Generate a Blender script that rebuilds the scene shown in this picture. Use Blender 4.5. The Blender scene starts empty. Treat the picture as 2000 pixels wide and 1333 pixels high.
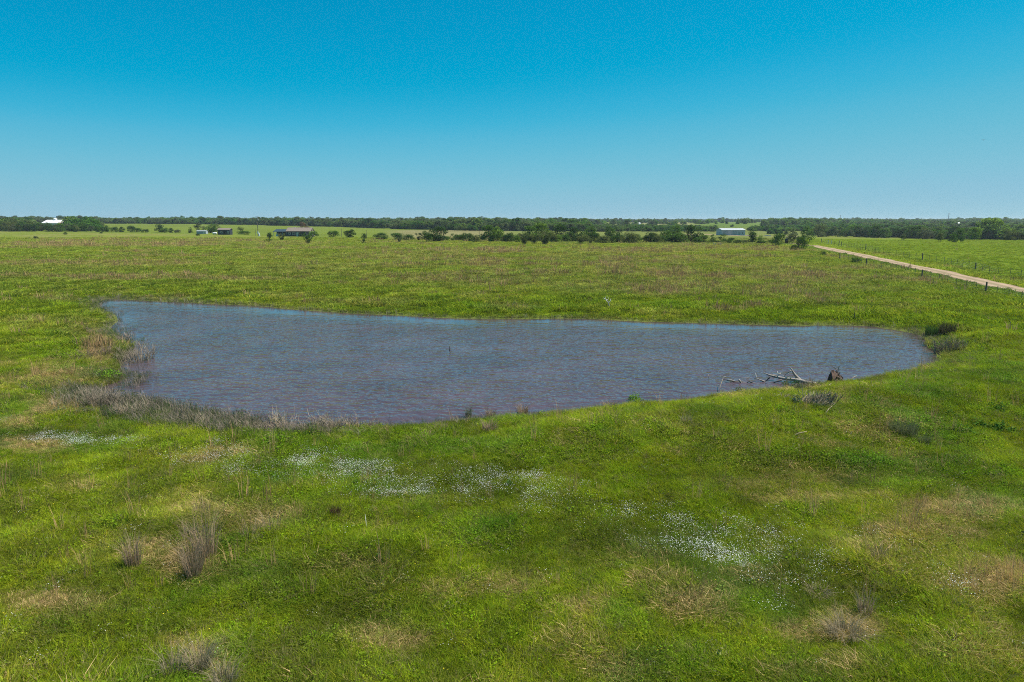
import bpy, math, random
import numpy as np
from mathutils import Vector, Matrix

S = bpy.context.scene
COL = S.collection
R = math.radians
rnd = random.Random(7)
rng = np.random.default_rng(11)

# ------------------------------------------------------------------ camera, sky, sun
CAMZ, F, HV = 11.0, 1333.0, 431.0
PITCH = math.atan((666.5 - HV) / F)
cam_d = bpy.data.cameras.new('camera'); cam = bpy.data.objects.new('camera', cam_d); COL.objects.link(cam)
cam.location = (0, 0, CAMZ); cam.rotation_euler = (R(90) - PITCH, 0, 0)
cam_d.sensor_width = 36; cam_d.lens = 36 * F / 2000; cam_d.clip_start = 0.5; cam_d.clip_end = 30000
S.camera = cam
SUN_EL, SUN_AZ = R(56), R(78)            # azimuth clockwise from +Y
w = bpy.data.worlds.new('World'); S.world = w; w.use_nodes = True
wn, wl = w.node_tree.nodes, w.node_tree.links
wn.clear()
sky = wn.new('ShaderNodeTexSky'); sky.sky_type = 'NISHITA'; sky.sun_disc = False
sky.sun_elevation = SUN_EL; sky.sun_rotation = SUN_AZ
sky.air_density = 0.6; sky.dust_density = 0.0; sky.ozone_density = 2.0; sky.altitude = 100
# grade of the sky's colours (deep cyan blue aloft, pale blue low down)
down = wn.new('ShaderNodeVectorMath'); down.operation = 'SCALE'; down.inputs['Scale'].default_value = .1
crv = wn.new('ShaderNodeRGBCurve')
for ci, pts in enumerate(([(0, 0), (.15, .0), (.20, .035), (.25, .10), (.38, .20), (.62, .285), (1, .36)],
                          [(0, .12), (.12, .20), (.21, .31), (.28, .385), (.38, .47), (.56, .525), (.75, .54), (1, .60)],
                          [(0, .2), (.25, .40), (.38, .56), (.48, .635), (.59, .68), (.71, .675), (.83, .68), (1, .72)])):
    c_ = crv.mapping.curves[ci]
    while len(c_.points) < len(pts): c_.points.new(.5, .5)
    for p_, (x_, y_) in zip(c_.points, pts): p_.location = (x_, y_); p_.handle_type = 'AUTO_CLAMPED'
crv.mapping.update()
EXPO = 0.6
up = wn.new('ShaderNodeVectorMath'); up.operation = 'SCALE'; up.inputs['Scale'].default_value = 1 / .066 / 2 ** EXPO
bg = wn.new('ShaderNodeBackground'); bg.inputs['Strength'].default_value = 0.066
wl.new(sky.outputs[0], down.inputs[0]); wl.new(down.outputs[0], crv.inputs['Color']); wl.new(crv.outputs[0], up.inputs[0]); wl.new(up.outputs[0], bg.inputs['Color'])
wo = wn.new('ShaderNodeOutputWorld')
wl.new(bg.outputs[0], wo.inputs[0])
sd = bpy.data.lights.new('sun', 'SUN'); sd.energy = 5.0; sd.angle = R(0.5); sd.color = (1.0, 0.95, 0.87)
sun = bpy.data.objects.new('sun', sd); COL.objects.link(sun)
sv = Vector((math.cos(SUN_EL) * math.sin(SUN_AZ), math.cos(SUN_EL) * math.cos(SUN_AZ), math.sin(SUN_EL)))
sun.rotation_euler = sv.to_track_quat('Z', 'Y').to_euler(); sun.location = (60, 0, 80)
vs = S.view_settings; vs.view_transform = 'Standard'; vs.look = 'None'; vs.exposure = EXPO; vs.gamma = 1; vs.use_curve_mapping = False
S.cycles.use_denoising = False; S.cycles.filter_width = 1.05; S.cycles.sample_clamp_direct = 6; S.cycles.sample_clamp_indirect = 3; S.cycles.max_bounces = 5; S.cycles.diffuse_bounces = 2; S.cycles.glossy_bounces = 2
S.cycles.transmission_bounces = 3; S.cycles.transparent_max_bounces = 4; S.cycles.volume_bounces = 0

# ------------------------------------------------------------------ noise and terrain
def hash2(i, j, s):
    h = (i.astype(np.int64) * 374761393 + j.astype(np.int64) * 668265263 + s * 974711) & 0xffffffff
    h = ((h ^ (h >> 13)) * 1274126177) & 0xffffffff
    return ((h ^ (h >> 16)) & 0xffff) / 65535.0
def vn(x, y, s=0):
    i, j = np.floor(x), np.floor(y); fx, fy = x - i, y - j
    fx = fx * fx * (3 - 2 * fx); fy = fy * fy * (3 - 2 * fy)
    a, b = hash2(i, j, s), hash2(i + 1, j, s); c, d = hash2(i, j + 1, s), hash2(i + 1, j + 1, s)
    return (a * (1 - fx) + b * fx) * (1 - fy) + (c * (1 - fx) + d * fx) * fy
def fbm(x, y, sc, s=0, o=4):
    t = 0; a = 1; n = 0
    for k in range(o):
        t = t + a * vn(x / sc * 2 ** k + 17.3 * k, y / sc * 2 ** k + 5.1 * k, s + k); n += a; a *= 0.55
    return t / n
def ss(a, b, x):
    t = np.clip((x - a) / (b - a), 0, 1); return t * t * (3 - 2 * t)

def ray(px, py):
    """direction of the view through a photo pixel, scaled so that its y is 1"""
    dx, dz = (px - 1000) / F, -(py - 666.5) / F
    c, s = math.cos(PITCH), math.sin(PITCH)
    yy = c + dz * s; zz = dz * c - s
    return dx / yy, zz / yy
def flat(px, py, z=0.0):
    a, b = ray(px, py); t = (z - CAMZ) / b
    return a * t, t

POND_PX = [(193,592),(205,585),(250,586),(300,589),(350,591),(420,595),(500,598),(560,604),(640,610),(700,614),(780,617),(850,621),
 (900,623),(960,624),(1020,624),(1100,623),(1180,625),(1250,629),(1330,631),(1400,633),(1480,635),(1560,637),(1640,636),(1700,638),
 (1760,647),(1796,655),(1812,668),(1832,682),(1846,692),(1848,704),(1825,718),(1780,730),(1720,742),(1650,752),(1600,758),(1540,766),
 (1480,772),(1400,779),(1330,787),(1250,794),(1180,801),(1100,811),(1040,817),(960,823),(880,830),(800,835),(720,841),(650,846),
 (600,848),(540,848),(480,842),(430,835),(350,824),(280,810),(230,796),(190,784),(150,772),(130,763),(150,757),(195,758),(228,746),
 (238,732),(226,716),(235,700),(243,682),(242,665),(226,650),(216,640),(232,628),(226,615),(196,603)]
POND = np.array([flat(*p) for p in POND_PX])
def pond_sd(x, y):
    """signed distance to the shoreline, positive on land"""
    sh = np.shape(x); x = np.ravel(np.asarray(x, float)); y = np.ravel(np.asarray(y, float))
    near = (np.abs(x) < 130) & (y > 5) & (y < 170)
    out = np.full(x.shape, 60.0); X, Y = x[near], y[near]
    best = np.full(X.shape, 1e9); ins = np.zeros(X.shape, bool)
    for k in range(len(POND)):
        ax, ay = POND[k]; bx, by = POND[(k + 1) % len(POND)]
        ex, ey = bx - ax, by - ay; t = np.clip(((X - ax) * ex + (Y - ay) * ey) / (ex * ex + ey * ey), 0, 1)
        best = np.minimum(best, (X - ax - t * ex) ** 2 + (Y - ay - t * ey) ** 2)
        cond = ((ay > Y) != (by > Y)) & (X < ex * (Y - ay) / (ey + 1e-12) + ax); ins ^= cond
    d = np.sqrt(best); out[near] = np.minimum(np.where(ins, -d, d), 60); return out.reshape(sh)

TD = np.array([0, 60, 100, 150, 200, 300, 450, 650, 1000, 1500, 2500, 6000, 30000.])
TA = (np.array([-400, 400, 750, 1100, 1450, 1750, 2400]) - 1000) / F
TZ = np.array([
 [.7,.7,.9,1.9,2.5,2.9,3.2,4.6,6.8,8.0,8,8,8],
 [.7,.7,.9,1.9,2.5,2.9,3.2,4.5,6.5,7.5,8,8,8],
 [.7,.7,.9,1.9,2.5,2.9,2.9,3.0,4.6,6.0,7,8,8],
 [.7,.7,.9,1.9,2.5,2.8,2.3,2.5,4.2,6.0,7,8,8],
 [.7,.7,.9,1.9,2.6,2.8,1.6,1.6,6.4,7.0,7,8,8],
 [.7,.7,.9,1.7,2.6,2.4,-3.5,-2.5,1.5,4.0,7,8,8],
 [.7,.7,.9,1.7,2.6,2.2,-3.5,-2.5,1.0,3.5,7,8,8]])
def table(a, d):
    ld, lt = np.log(d + 40), np.log(TD + 40)
    i = np.clip(np.searchsorted(TD, d, 'right') - 1, 0, len(TD) - 2)
    j = np.clip(np.searchsorted(TA, a, 'right') - 1, 0, len(TA) - 2)
    fd = np.clip((ld - lt[i]) / (lt[i + 1] - lt[i]), 0, 1); fa = np.clip((a - TA[j]) / (TA[j + 1] - TA[j]), 0, 1)
    fd = fd * fd * (3 - 2 * fd); fa = fa * fa * (3 - 2 * fa)
    return (TZ[j, i] * (1 - fd) + TZ[j, i + 1] * fd) * (1 - fa) + (TZ[j + 1, i] * (1 - fd) + TZ[j + 1, i + 1] * fd) * fa
def terrain(x, y, sdv=None):
    x = np.asarray(x, float); y = np.asarray(y, float)
    d = np.hypot(x, y); a = np.where(y > 1, x / np.maximum(y, 1), 0.0)
    d = np.where(y > 1, np.maximum(y, 0), d)
    z = table(a, d)
    if sdv is None: sdv = pond_sd(x, y)
    z = z + (fbm(x, y, 14, 3, 3) - .5) * .5 * ss(0, 6, sdv) + (fbm(x, y, 3.2, 9, 2) - .5) * .16 * ss(0, 3, sdv) * (1 - ss(120, 220, d))
    z = z + (fbm(x, y, 90, 5, 2) - .5) * (1.0 + 6.5 * ss(.36, .5, a)) * ss(280, 480, d)
    land = z * (1 - np.exp(-np.maximum(sdv, 0) / (3.5 + 5.5 * ss(58, 66, y))))
    nearbank = ss(62, 52, y) * ss(-6, 8, x)
    land = land + .75 * nearbank * np.exp(-((sdv - 6.5) / 3.6) ** 2) - .35 * nearbank * np.exp(-((sdv - 16) / 4) ** 2)
    endbank = ss(50, 56, y) * ss(75, 60, y) * ss(22, 34, x); land = land + .5 * endbank * np.exp(-((sdv - 5) / 3.) ** 2)
    return np.where(sdv < 0, np.maximum(sdv * .22, -1.6), np.maximum(land, .012 * np.minimum(np.maximum(sdv, 0) * 8, 1)))
def tz(x, y): return float(terrain(np.array([x]), np.array([y]))[0])
def at(px, py, lift=0.0):
    """the ground point seen at a photo pixel"""
    a, b = ray(px, py)
    ts = np.exp(np.linspace(math.log(9), math.log(6000), 2500))
    zz = CAMZ + b * ts; g = terrain(a * ts, ts) + lift; g = np.maximum(g, 0)
    k = np.argmax(zz <= g)
    if zz[k] > g[k]: k = len(ts) - 1
    t = ts[k]
    if k: 
        e0, e1 = zz[k-1] - g[k-1], zz[k] - g[k]; t = ts[k-1] + (ts[k] - ts[k-1]) * e0 / max(e0 - e1, 1e-9)
    return Vector((a * t, t, max(tz(a * t, t), 0)))
def on_ray(px, py, y):
    a, b = ray(px, py); return Vector((a * y, y, CAMZ + b * y))
def to_px(x, y, z):
    c, s = math.cos(PITCH), math.sin(PITCH); zz = z - CAMZ
    dep = y * c - zz * s; up = y * s + zz * c
    return 1000 + F * x / dep, 666.5 - F * up / dep

# ------------------------------------------------------------------ bookkeeping helpers
def tag(o, label=None, cat=None, group=None, kind=None):
    if label: o['label'] = label
    if cat: o['category'] = cat
    if group: o['group'] = group
    if kind: o['kind'] = kind
    return o
def empty(name, loc, rz=0, sc=1):
    o = bpy.data.objects.new(name, None); COL.objects.link(o); o.location = loc
    o.rotation_euler = (0, 0, rz); o.scale = (sc,) * 3 if not hasattr(sc, '__len__') else sc
    o.empty_display_size = .2; return o
class MB:
    def __init__(s): s.v = []; s.f = []
    def add(s, v, f):
        n = len(s.v); s.v += [tuple(p) for p in v]; s.f += [tuple(i + n for i in q) for q in f]; return s
    def box(s, x0, x1, y0, y1, z0, z1):
        v = [(x, y, z) for x in (x0, x1) for y in (y0, y1) for z in (z0, z1)]
        return s.add(v, [(0,1,3,2),(4,6,7,5),(0,4,5,1),(2,3,7,6),(0,2,6,4),(1,5,7,3)])
    def tube(s, pts, rad, n=6, cap=True):
        pts = [Vector(p) for p in pts]; m = len(pts); base = len(s.v)
        for k, p in enumerate(pts):
            t = (pts[min(k + 1, m - 1)] - pts[max(k - 1, 0)]).normalized()
            u = t.cross(Vector((.3, .9, .2))); u = (u if u.length > .05 else t.cross(Vector((1, 0, 0)))).normalized(); q = t.cross(u)
            for i in range(n):
                a = 2 * math.pi * i / n; s.v.append(tuple(p + (u * math.cos(a) + q * math.sin(a)) * rad[k]))
        for k in range(m - 1):
            for i in range(n):
                j = (i + 1) % n; s.f.append((base + k * n + i, base + k * n + j, base + (k + 1) * n + j, base + (k + 1) * n + i))
        if cap:
            s.f.append(tuple(base + i for i in reversed(range(n)))); s.f.append(tuple(base + (m - 1) * n + i for i in range(n)))
        return s
    def mesh(s, name, mat, smooth=False):
        me = bpy.data.meshes.new(name); me.from_pydata(s.v, [], s.f); me.validate(); me.materials.append(mat)
        if smooth: me.polygons.foreach_set('use_smooth', [True] * len(me.polygons))
        return me
    def build(s, name, mat, parent=None, smooth=False, loc=None):
        return link(name, s.mesh(name, mat, smooth), parent, loc)
def link(name, me, parent=None, loc=None):
    o = bpy.data.objects.new(name, me); COL.objects.link(o)
    if parent: o.parent = parent
    if loc is not None: o.location = loc
    return o
def arr_mesh(name, v, quads=None, tris=None, mat=None, smooth=False):
    me = bpy.data.meshes.new(name); v = np.asarray(v, np.float32)
    fs, ls = [], []
    loops = []; starts = []; n = 0
    for f, k in ((quads, 4), (tris, 3)):
        if f is None or len(f) == 0: continue
        f = np.asarray(f, np.int32); loops.append(f.ravel()); starts.append(np.arange(len(f)) * k + n); n += f.size
    loops = np.concatenate(loops); starts = np.concatenate(starts)
    me.vertices.add(len(v)); me.vertices.foreach_set('co', v.ravel())
    me.loops.add(len(loops)); me.loops.foreach_set('vertex_index', loops)
    me.polygons.add(len(starts)); me.polygons.foreach_set('loop_start', starts.astype(np.int32))
    me.update(calc_edges=True)
    if mat: me.materials.append(mat)
    if smooth: me.polygons.foreach_set('use_smooth', np.ones(len(starts), bool))
    return me

# ------------------------------------------------------------------ materials
def new_mat(name):
    m = bpy.data.materials.new(name); m.use_nodes = True; nt = m.node_tree
    for n in list(nt.nodes):
        if n.type != 'OUTPUT_MATERIAL': nt.nodes.remove(n)
    out = [n for n in nt.nodes if n.type == 'OUTPUT_MATERIAL'][0]
    return m, nt, out
def N(nt, t, **kw):
    n = nt.nodes.new(t)
    for k, v in kw.items():
        if k in n.inputs.keys() if isinstance(k, str) else False: n.inputs[k].default_value = v
        else: setattr(n, k, v)
    return n
def noise_tex(nt, scale, detail=4, rough=.6, vec=None):
    n = nt.nodes.new('ShaderNodeTexNoise'); n.inputs['Scale'].default_value = scale
    n.inputs['Detail'].default_value = detail; n.inputs['Roughness'].default_value = rough
    if vec is not None: nt.links.new(vec, n.inputs['Vector'])
    return n.outputs['Fac']
def ramp(nt, fac, stops):
    r = nt.nodes.new('ShaderNodeValToRGB'); nt.links.new(fac, r.inputs[0])
    while len(r.color_ramp.elements) > 1: r.color_ramp.elements.remove(r.color_ramp.elements[-1])
    r.color_ramp.elements[0].position = stops[0][0]; r.color_ramp.elements[0].color = (*stops[0][1], 1)
    for p, c in stops[1:]:
        e = r.color_ramp.elements.new(p); e.color = (*c, 1)
    return r.outputs[0]
def mulc(nt, a, b):
    m = nt.nodes.new('ShaderNodeMix'); m.data_type = 'RGBA'; m.blend_type = 'MULTIPLY'; m.inputs[0].default_value = 1
    nt.links.new(a, m.inputs[6]); nt.links.new(b, m.inputs[7]); return m.outputs[2]
def mixc(nt, f, a, b):
    m = nt.nodes.new('ShaderNodeMix'); m.data_type = 'RGBA'
    nt.links.new(f, m.inputs[0])
    for s_, i in ((a, 6), (b, 7)):
        if isinstance(s_, tuple): m.inputs[i].default_value = (*s_, 1)
        else: nt.links.new(s_, m.inputs[i])
    return m.outputs[2]
def solid(name, c, var=.25, scale=3, rough=.8, bump=0, metal=0):
    m, nt, out = new_mat(name); g = N(nt, 'ShaderNodeTexCoord').outputs['Object']
    f = noise_tex(nt, scale, 5, .65, g)
    col = ramp(nt, f, [(.25, tuple(x * (1 - var) for x in c)), (.75, tuple(min(x * (1 + var), 1) for x in c))])
    p = N(nt, 'ShaderNodeBsdfPrincipled'); nt.links.new(col, p.inputs['Base Color'])
    p.inputs['Roughness'].default_value = rough; p.inputs['Metallic'].default_value = metal
    if bump:
        b = N(nt, 'ShaderNodeBump'); b.inputs['Strength'].default_value = .6; b.inputs['Distance'].default_value = bump
        nt.links.new(noise_tex(nt, scale * 4, 4, .6, g), b.inputs['Height']); nt.links.new(b.outputs[0], p.inputs['Normal'])
    nt.links.new(p.outputs[0], out.inputs[0]); return m
def leafy(name, stops, tinted=False, trans=.35, objvar=.3):
    """thin plant matter: colour varies per blade or leaf, per plant, and by an instance tint"""
    m, nt, out = new_mat(name)
    geo = N(nt, 'ShaderNodeNewGeometry')
    col = ramp(nt, geo.outputs['Random Per Island'], stops)
    if tinted:
        at_ = N(nt, 'ShaderNodeAttribute'); at_.attribute_type = 'INSTANCER'; at_.attribute_name = 'tint'
        col = mulc(nt, col, at_.outputs['Color'])
    else:
        oi = N(nt, 'ShaderNodeObjectInfo')
        col = mulc(nt, col, ramp(nt, oi.outputs['Random'], [(0, (1 - objvar, 1 - objvar * .8, 1 - objvar)), (1, (1 + objvar, 1 + objvar, 1 + objvar * .6))]))
    d = N(nt, 'ShaderNodeBsdfDiffuse'); nt.links.new(col, d.inputs[0])
    t = N(nt, 'ShaderNodeBsdfTranslucent'); nt.links.new(col, t.inputs[0])
    mx = N(nt, 'ShaderNodeMixShader'); mx.inputs[0].default_value = trans
    nt.links.new(d.outputs[0], mx.inputs[1]); nt.links.new(t.outputs[0], mx.inputs[2]); nt.links.new(mx.outputs[0], out.inputs[0])
    return m

# ------------------------------------------------------------------ land colours (albedo) as a function of place
ROAD_PX = [(1540,476.5),(1575,479),(1600,482.5),(1650,493),(1700,503),(1750,513.5),(1800,524),(1850,535),(1900,547),(1950,558),(2000,568),(2060,581),(2150,602)]
ROAD = [at(*p) for p in ROAD_PX]
TRACK = [at(*p) for p in [(1290,458.2),(1340,458.2),(1400,458.6),(1440,461),(1480,461.5),(1520,462),(1560,463)]]
def polyline_dist(pts, x, y):
    best = np.full(np.shape(x), 1e9)
    for a, b in zip(pts[:-1], pts[1:]):
        ex, ey = b[0] - a[0], b[1] - a[1]; t = np.clip(((x - a[0]) * ex + (y - a[1]) * ey) / (ex * ex + ey * ey), 0, 1)
        best = np.minimum(best, (x - a[0] - t * ex) ** 2 + (y - a[1] - t * ey) ** 2)
    return np.sqrt(best)
# patches seen in the grass: (px, py, half width px, half height px, strength)
DRY = [(300,1085,55,28,.5),(370,1110,60,35,.7),(420,1010,50,25,.5),(530,1020,60,25,.4),(80,1180,90,22,.6),(160,1195,60,20,.5),(150,960,60,20,.3),
 (390,1290,60,30,.8),(350,1270,50,22,.4),(430,1325,40,20,.6),(700,1120,90,20,.3),(760,1255,90,25,.45),(1000,1145,70,25,.4),(880,1160,60,20,.3),
 (1140,1190,60,25,.5),(1290,1145,50,18,.5),(1350,1200,70,28,.7),(1650,1235,75,30,.9),(1560,1240,60,24,.5),(1800,1050,110,22,.6),(1880,1000,130,26,.7),
 (1950,1140,80,40,.8),(1860,1150,60,22,.5),(1700,1075,70,20,.4),(1600,980,120,14,.5),(1500,950,110,14,.3),(1900,1290,110,40,.45),(1530,1330,60,20,.4),
 (1480,1130,50,14,.3),(1410,1170,40,14,.4),(1250,1100,60,18,.3),(1660,1320,60,24,.4),(185,680,26,40,.95),(150,640,50,26,.5),(110,740,60,26,.6),
 (110,585,40,8,.6),(60,630,60,12,.5),(60,870,70,16,.6),(30,830,50,16,.7),(110,800,60,20,.6),(80,870,40,9,.6),(400,900,60,16,.5),(470,890,50,14,.4),(1700,850,50,12,.4),
 (970,490,60,6,.9),(870,489,40,5,.7),(120,478,120,5,.9),(300,478,140,5,.8),(420,470,100,4,.7),(560,475,90,5,.5),(880,500,90,10,.5),(950,515,50,10,.8),
 (1200,515,40,14,.8),(1210,530,60,14,.6),(1240,490,140,6,.7),(1100,500,80,10,.4),(1310,535,60,14,.8),(1290,565,80,18,.7),(1370,560,60,16,.6),(1180,560,120,16,.45),
 (1520,570,90,14,.6),(1600,585,60,10,.6),(1500,520,120,12,.35),(900,545,120,12,.4),(600,525,140,14,.4),(500,500,160,8,.35),(760,500,120,8,.5),(150,520,150,12,.35),
 (1000,600,60,9,.4),(700,592,120,8,.45),(560,580,60,6,.5),(830,548,50,4,.6),(1420,605,40,5,.8),(1480,600,40,5,.7),(1590,940,100,16,.3),(330,582,60,6,.5),(1360,480,90,4,.6),(1500,485,60,3,.6)]
LUSH = [(250,880,120,14,.6),(560,870,120,20,.9),(650,880,160,16,.8),(800,850,120,14,.7),(1100,885,120,22,.7),(1030,900,60,25,.6),(900,870,60,25,.5),(1240,850,140,25,.6),
 (1400,860,100,25,.5),(1500,905,150,18,.6),(1750,910,180,14,.9),(1900,930,100,14,.8),(1850,720,120,40,.5),(1780,820,150,50,.4),(330,1290,50,20,.4),(220,1035,25,8,.8),
 (430,1070,90,16,.4),(760,1030,70,25,.5),(960,1060,80,25,.5),(560,1170,90,25,.3),(640,1260,60,15,.3),(90,765,40,14,.8),(120,705,18,5,.7),(1300,1180,50,12,.3),
 (330,487,12,3,.9),(1013,535,18,4,.9),(395,514,14,2.5,.8),(730,520,14,2.5,.6),(860,588,30,8,.5),(1040,596,60,7,.4),(1340,600,80,6,.7),(1000,602,150,7,.4),(1560,1000,60,12,.5),(1580,1010,30,10,.8)]
FLOW = [(1070,985,60,12,.4),(1160,1000,90,14,.4),(1260,1020,90,16,.4),(1360,1050,100,22,.45),(1500,1110,90,26,.35),(700,930,160,14,.4),(880,955,140,18,.45),(1000,960,90,14,.4),(480,905,90,14,.35),(150,866,55,6,.8),(210,870,60,5,.9),(120,860,30,4,.7),(430,885,25,10,.7),(440,915,30,10,1),(370,905,40,8,.3),(590,910,45,9,1),(640,922,40,10,1),(730,922,50,7,1),(680,932,30,8,.9),
 (830,965,50,9,1),(880,955,60,8,.9),(910,945,25,7,.9),(780,970,40,6,.7),(1020,945,40,7,.7),(1040,940,20,8,.8),(940,970,40,8,.5),(1110,1003,22,6,.8),(1130,1000,20,5,.7),
 (1190,1005,30,10,1),(1215,1010,20,10,1),(1320,1025,30,8,.8),(1300,1060,20,5,.7),(1420,1068,60,16,1),(1380,1050,40,10,.8),(1440,1100,60,12,.9),(1480,1095,40,12,.9),(1470,1115,30,5,1),
 (1860,1155,30,8,.6),(1510,1190,30,15,.3),(1250,1020,60,10,.3),(560,905,90,12,.35),(1600,1110,200,60,.05),(1830,1115,20,6,.6)]
def blobs(lst, px, py, x, y):
    m = np.zeros(np.shape(px)); nz = (fbm(x, y, 1.6, 31, 3) - .5) * 1.6
    for a, b, rx, ry, s in lst:
        q = ((px - a) / rx) ** 2 + ((py - b) / ry) ** 2
        k = q < 4
        if k.any(): m[k] = np.maximum(m[k], s * ss(1.9, .1, q[k] + nz[k]))
    return m
def land(x, y, z, sdv):
    """albedo, dry, lush and flower masks for points on the ground"""
    ok = y > 6; px = np.full(x.shape, -9e3); py = np.full(x.shape, -9e3)
    px[ok], py[ok] = to_px(x[ok], y[ok], z[ok])
    big = fbm(x, y, 26, 41, 3); med = fbm(x, y, 6, 51, 4); fine = fbm(x, y, 1.1, 61, 3)
    # long thin bands across the far pasture
    band = fbm(x * .35, y * 1.0, 9, 71, 4)
    far = ss(75, 120, y)
    dry = np.clip(ss(.56, .74, med * .65 + fine * .35) * .42 + far * (.04 + .52 * ss(.48, .70, band)), 0, 1) * .9
    bl = blobs(DRY, px, py, x, y); lu = blobs(LUSH, px, py, x, y); fl = blobs([(a_, b_, c_ * 1.4, d_ * 1.7, e_) for a_, b_, c_, d_, e_ in FLOW], px, py, x, y)
    dry = np.clip(np.maximum(dry * (1 - .6 * lu), bl * (.52 + .55 * fine)), 0, 1)
    lush = np.clip(lu + ss(.6, .78, fbm(x, y, 9, 81, 3)) * .5, 0, 1) * (1 - dry * .7)
    g1, g2, g3 = np.array([.128, .188, .012]), np.array([.188, .232, .018]), np.array([.075, .150, .014])
    t = ss(.30, .70, big * .3 + med * .4 + fine * .3)[:, None]
    c = g1 * (1 - t) + g2 * t
    c = c * (1 - lush[:, None] * .6) + g3 * lush[:, None] * .6
    gm = ss(.50, .70, fbm(x, y, 2.3, 131, 3))[:, None] * (1 - lush[:, None]) * .5
    c = c * (1 - gm) + np.array([.062, .085, .020]) * gm
    dcol = np.array([.25, .20, .115]) * (.8 + .5 * vn(x / 2.2, y / 2.2, 91))[:, None]
    rust = np.array([.26, .19, .11])
    rr = (ss(110, 160, y) * ss(.35, .6, fbm(x, y, 12, 95, 3)))[:, None]
    dcol = dcol * (1 - rr) + rust * rr
    pale = (far * .40)[:, None]; c = c * (1 - pale) + np.array([.175, .205, .050]) * pale
    c = c * (1 - dry[:, None] * .72) + dcol * dry[:, None] * .72
    shore = (ss(2.2, .2, sdv) * ss(-.5, .2, sdv) * (.45 + .4 * (py < 700)))[:, None]
    c = c * (1 - shore * .6) + np.array([.13, .115, .07]) * shore * .6
    # beyond the pasture's far edge: lush hay field, straw field, paddock
    edge = np.interp(px, [0, 400, 700, 1100, 1500], [452, 458.5, 466, 475, 478])
    bey = ss(1.0, -1.0, py - edge) * (px < 1580)
    hay = ss(980, 900, px)[:, None] * 1.0
    fcol = np.array([.135, .175, .030]) * hay + np.array([.15, .175, .05]) * (1 - hay)
    straw = (ss(730, 800, px) * ss(1010, 960, px) * (py > 450))[:, None]; fcol = fcol * (1 - straw) + np.array([.20, .185, .085]) * straw
    straw2 = (ss(1130, 1180, px) * ss(1400, 1330, px) * ss(446, 441, py))[:, None]; fcol = fcol * (1 - straw2) + np.array([.22, .215, .09]) * straw2
    hill = (ss(1330, 1380, px) * ss(447, 444, py))[:, None]; fcol = fcol * (1 - hill) + np.array([.11, .165, .035]) * hill
    fcol = fcol * (.85 + .3 * fbm(x, y, 40, 99, 3))[:, None]
    c = c * (1 - bey[:, None]) + fcol * bey[:, None]
    rd = polyline_dist(ROAD, x, y)
    cx = np.interp(y, [p.y for p in ROAD][::-1], [p.x for p in ROAD][::-1])
    pad = (ss(2, 14, x - cx) * (y > 60) * (y < 420) * (px > 1560))
    pcol = np.array([.135, .190, .016]) * (.88 + .25 * fbm(x, y, 16, 101, 3))[:, None]
    pp = pad[:, None] * .85; c = c * (1 - pp) + pcol * pp
    verge = (ss(7.5, 3, rd) * (x > cx) * (y < 330))[:, None]; c = c * (1 - verge * .8) + np.array([.21, .26, .03]) * verge * .8
    verge = (ss(6, 3, rd) * (x <= cx) * (y < 330))[:, None]; c = c * (1 - verge * .6) + np.array([.07, .14, .02]) * verge * .6
    dry = dry * (1 - pad * .9) * (1 - bey); wood = ss(470, 430, py) * 0
    return c * .95, dry, lush, fl, rd, px, py, pad

# ------------------------------------------------------------------ ground sheet
def make_ground():
    core = np.linspace(-46, 46, 470); side = np.concatenate([np.linspace(-180, -46, 40)[:-1], core, np.linspace(46, 180, 40)[1:]])
    rr = np.concatenate([[0.0], np.exp(np.linspace(math.log(2), math.log(9), 8))[:-1], np.exp(np.linspace(math.log(9), math.log(700), 400))[:-1], np.exp(np.linspace(math.log(700), math.log(9000), 32))])
    A, D = np.meshgrid(R(1) * side, rr); X = (D * np.sin(A)).ravel(); Y = (D * np.cos(A)).ravel()
    sdv = pond_sd(X, Y); Z = terrain(X, Y, sdv); nA, nR = len(side), len(rr)
    i = np.arange(nR - 1)[:, None] * nA + np.arange(nA - 1)[None, :]; i = i.ravel()
    q = np.stack([i, i + 1, i + nA + 1, i + nA], 1)[:, ::-1]
    c = land(X, Y, Z, sdv)[0]
    m, nt, out = new_mat('pasture_ground')
    a_ = N(nt, 'ShaderNodeAttribute'); a_.attribute_name = 'albedo'
    g = N(nt, 'ShaderNodeNewGeometry').outputs['Position']
    n1 = ramp(nt, noise_tex(nt, .9, 8, .75, g), [(.3, (.55, .6, .55)), (.5, (1, 1, 1)), (.72, (1.3, 1.22, 1.15))])
    n2 = ramp(nt, noise_tex(nt, 7, 4, .7, g), [(.3, (.62, .66, .6)), (.7, (1.25, 1.2, 1.2))])
    col = mulc(nt, mulc(nt, a_.outputs['Color'], n1), n2)
    p = N(nt, 'ShaderNodeBsdfDiffuse'); nt.links.new(col, p.inputs[0])
    b = N(nt, 'ShaderNodeBump'); b.inputs['Strength'].default_value = .7; b.inputs['Distance'].default_value = .12
    nt.links.new(noise_tex(nt, 3.0, 6, .75, g), b.inputs['Height']); nt.links.new(b.outputs[0], p.inputs['Normal'])
    nt.links.new(p.outputs[0], out.inputs[0])
    me = arr_mesh('ground', np.stack([X, Y, Z], 1), quads=q, mat=m, smooth=True)
    at_ = me.color_attributes.new('albedo', 'FLOAT_COLOR', 'POINT')
    at_.data.foreach_set('color', np.concatenate([c, np.ones((len(c), 1))], 1).astype(np.float32).ravel())
    tag(link('ground', me), 'grassy pasture land rolling out to the horizon', kind='structure')
make_ground()

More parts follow.
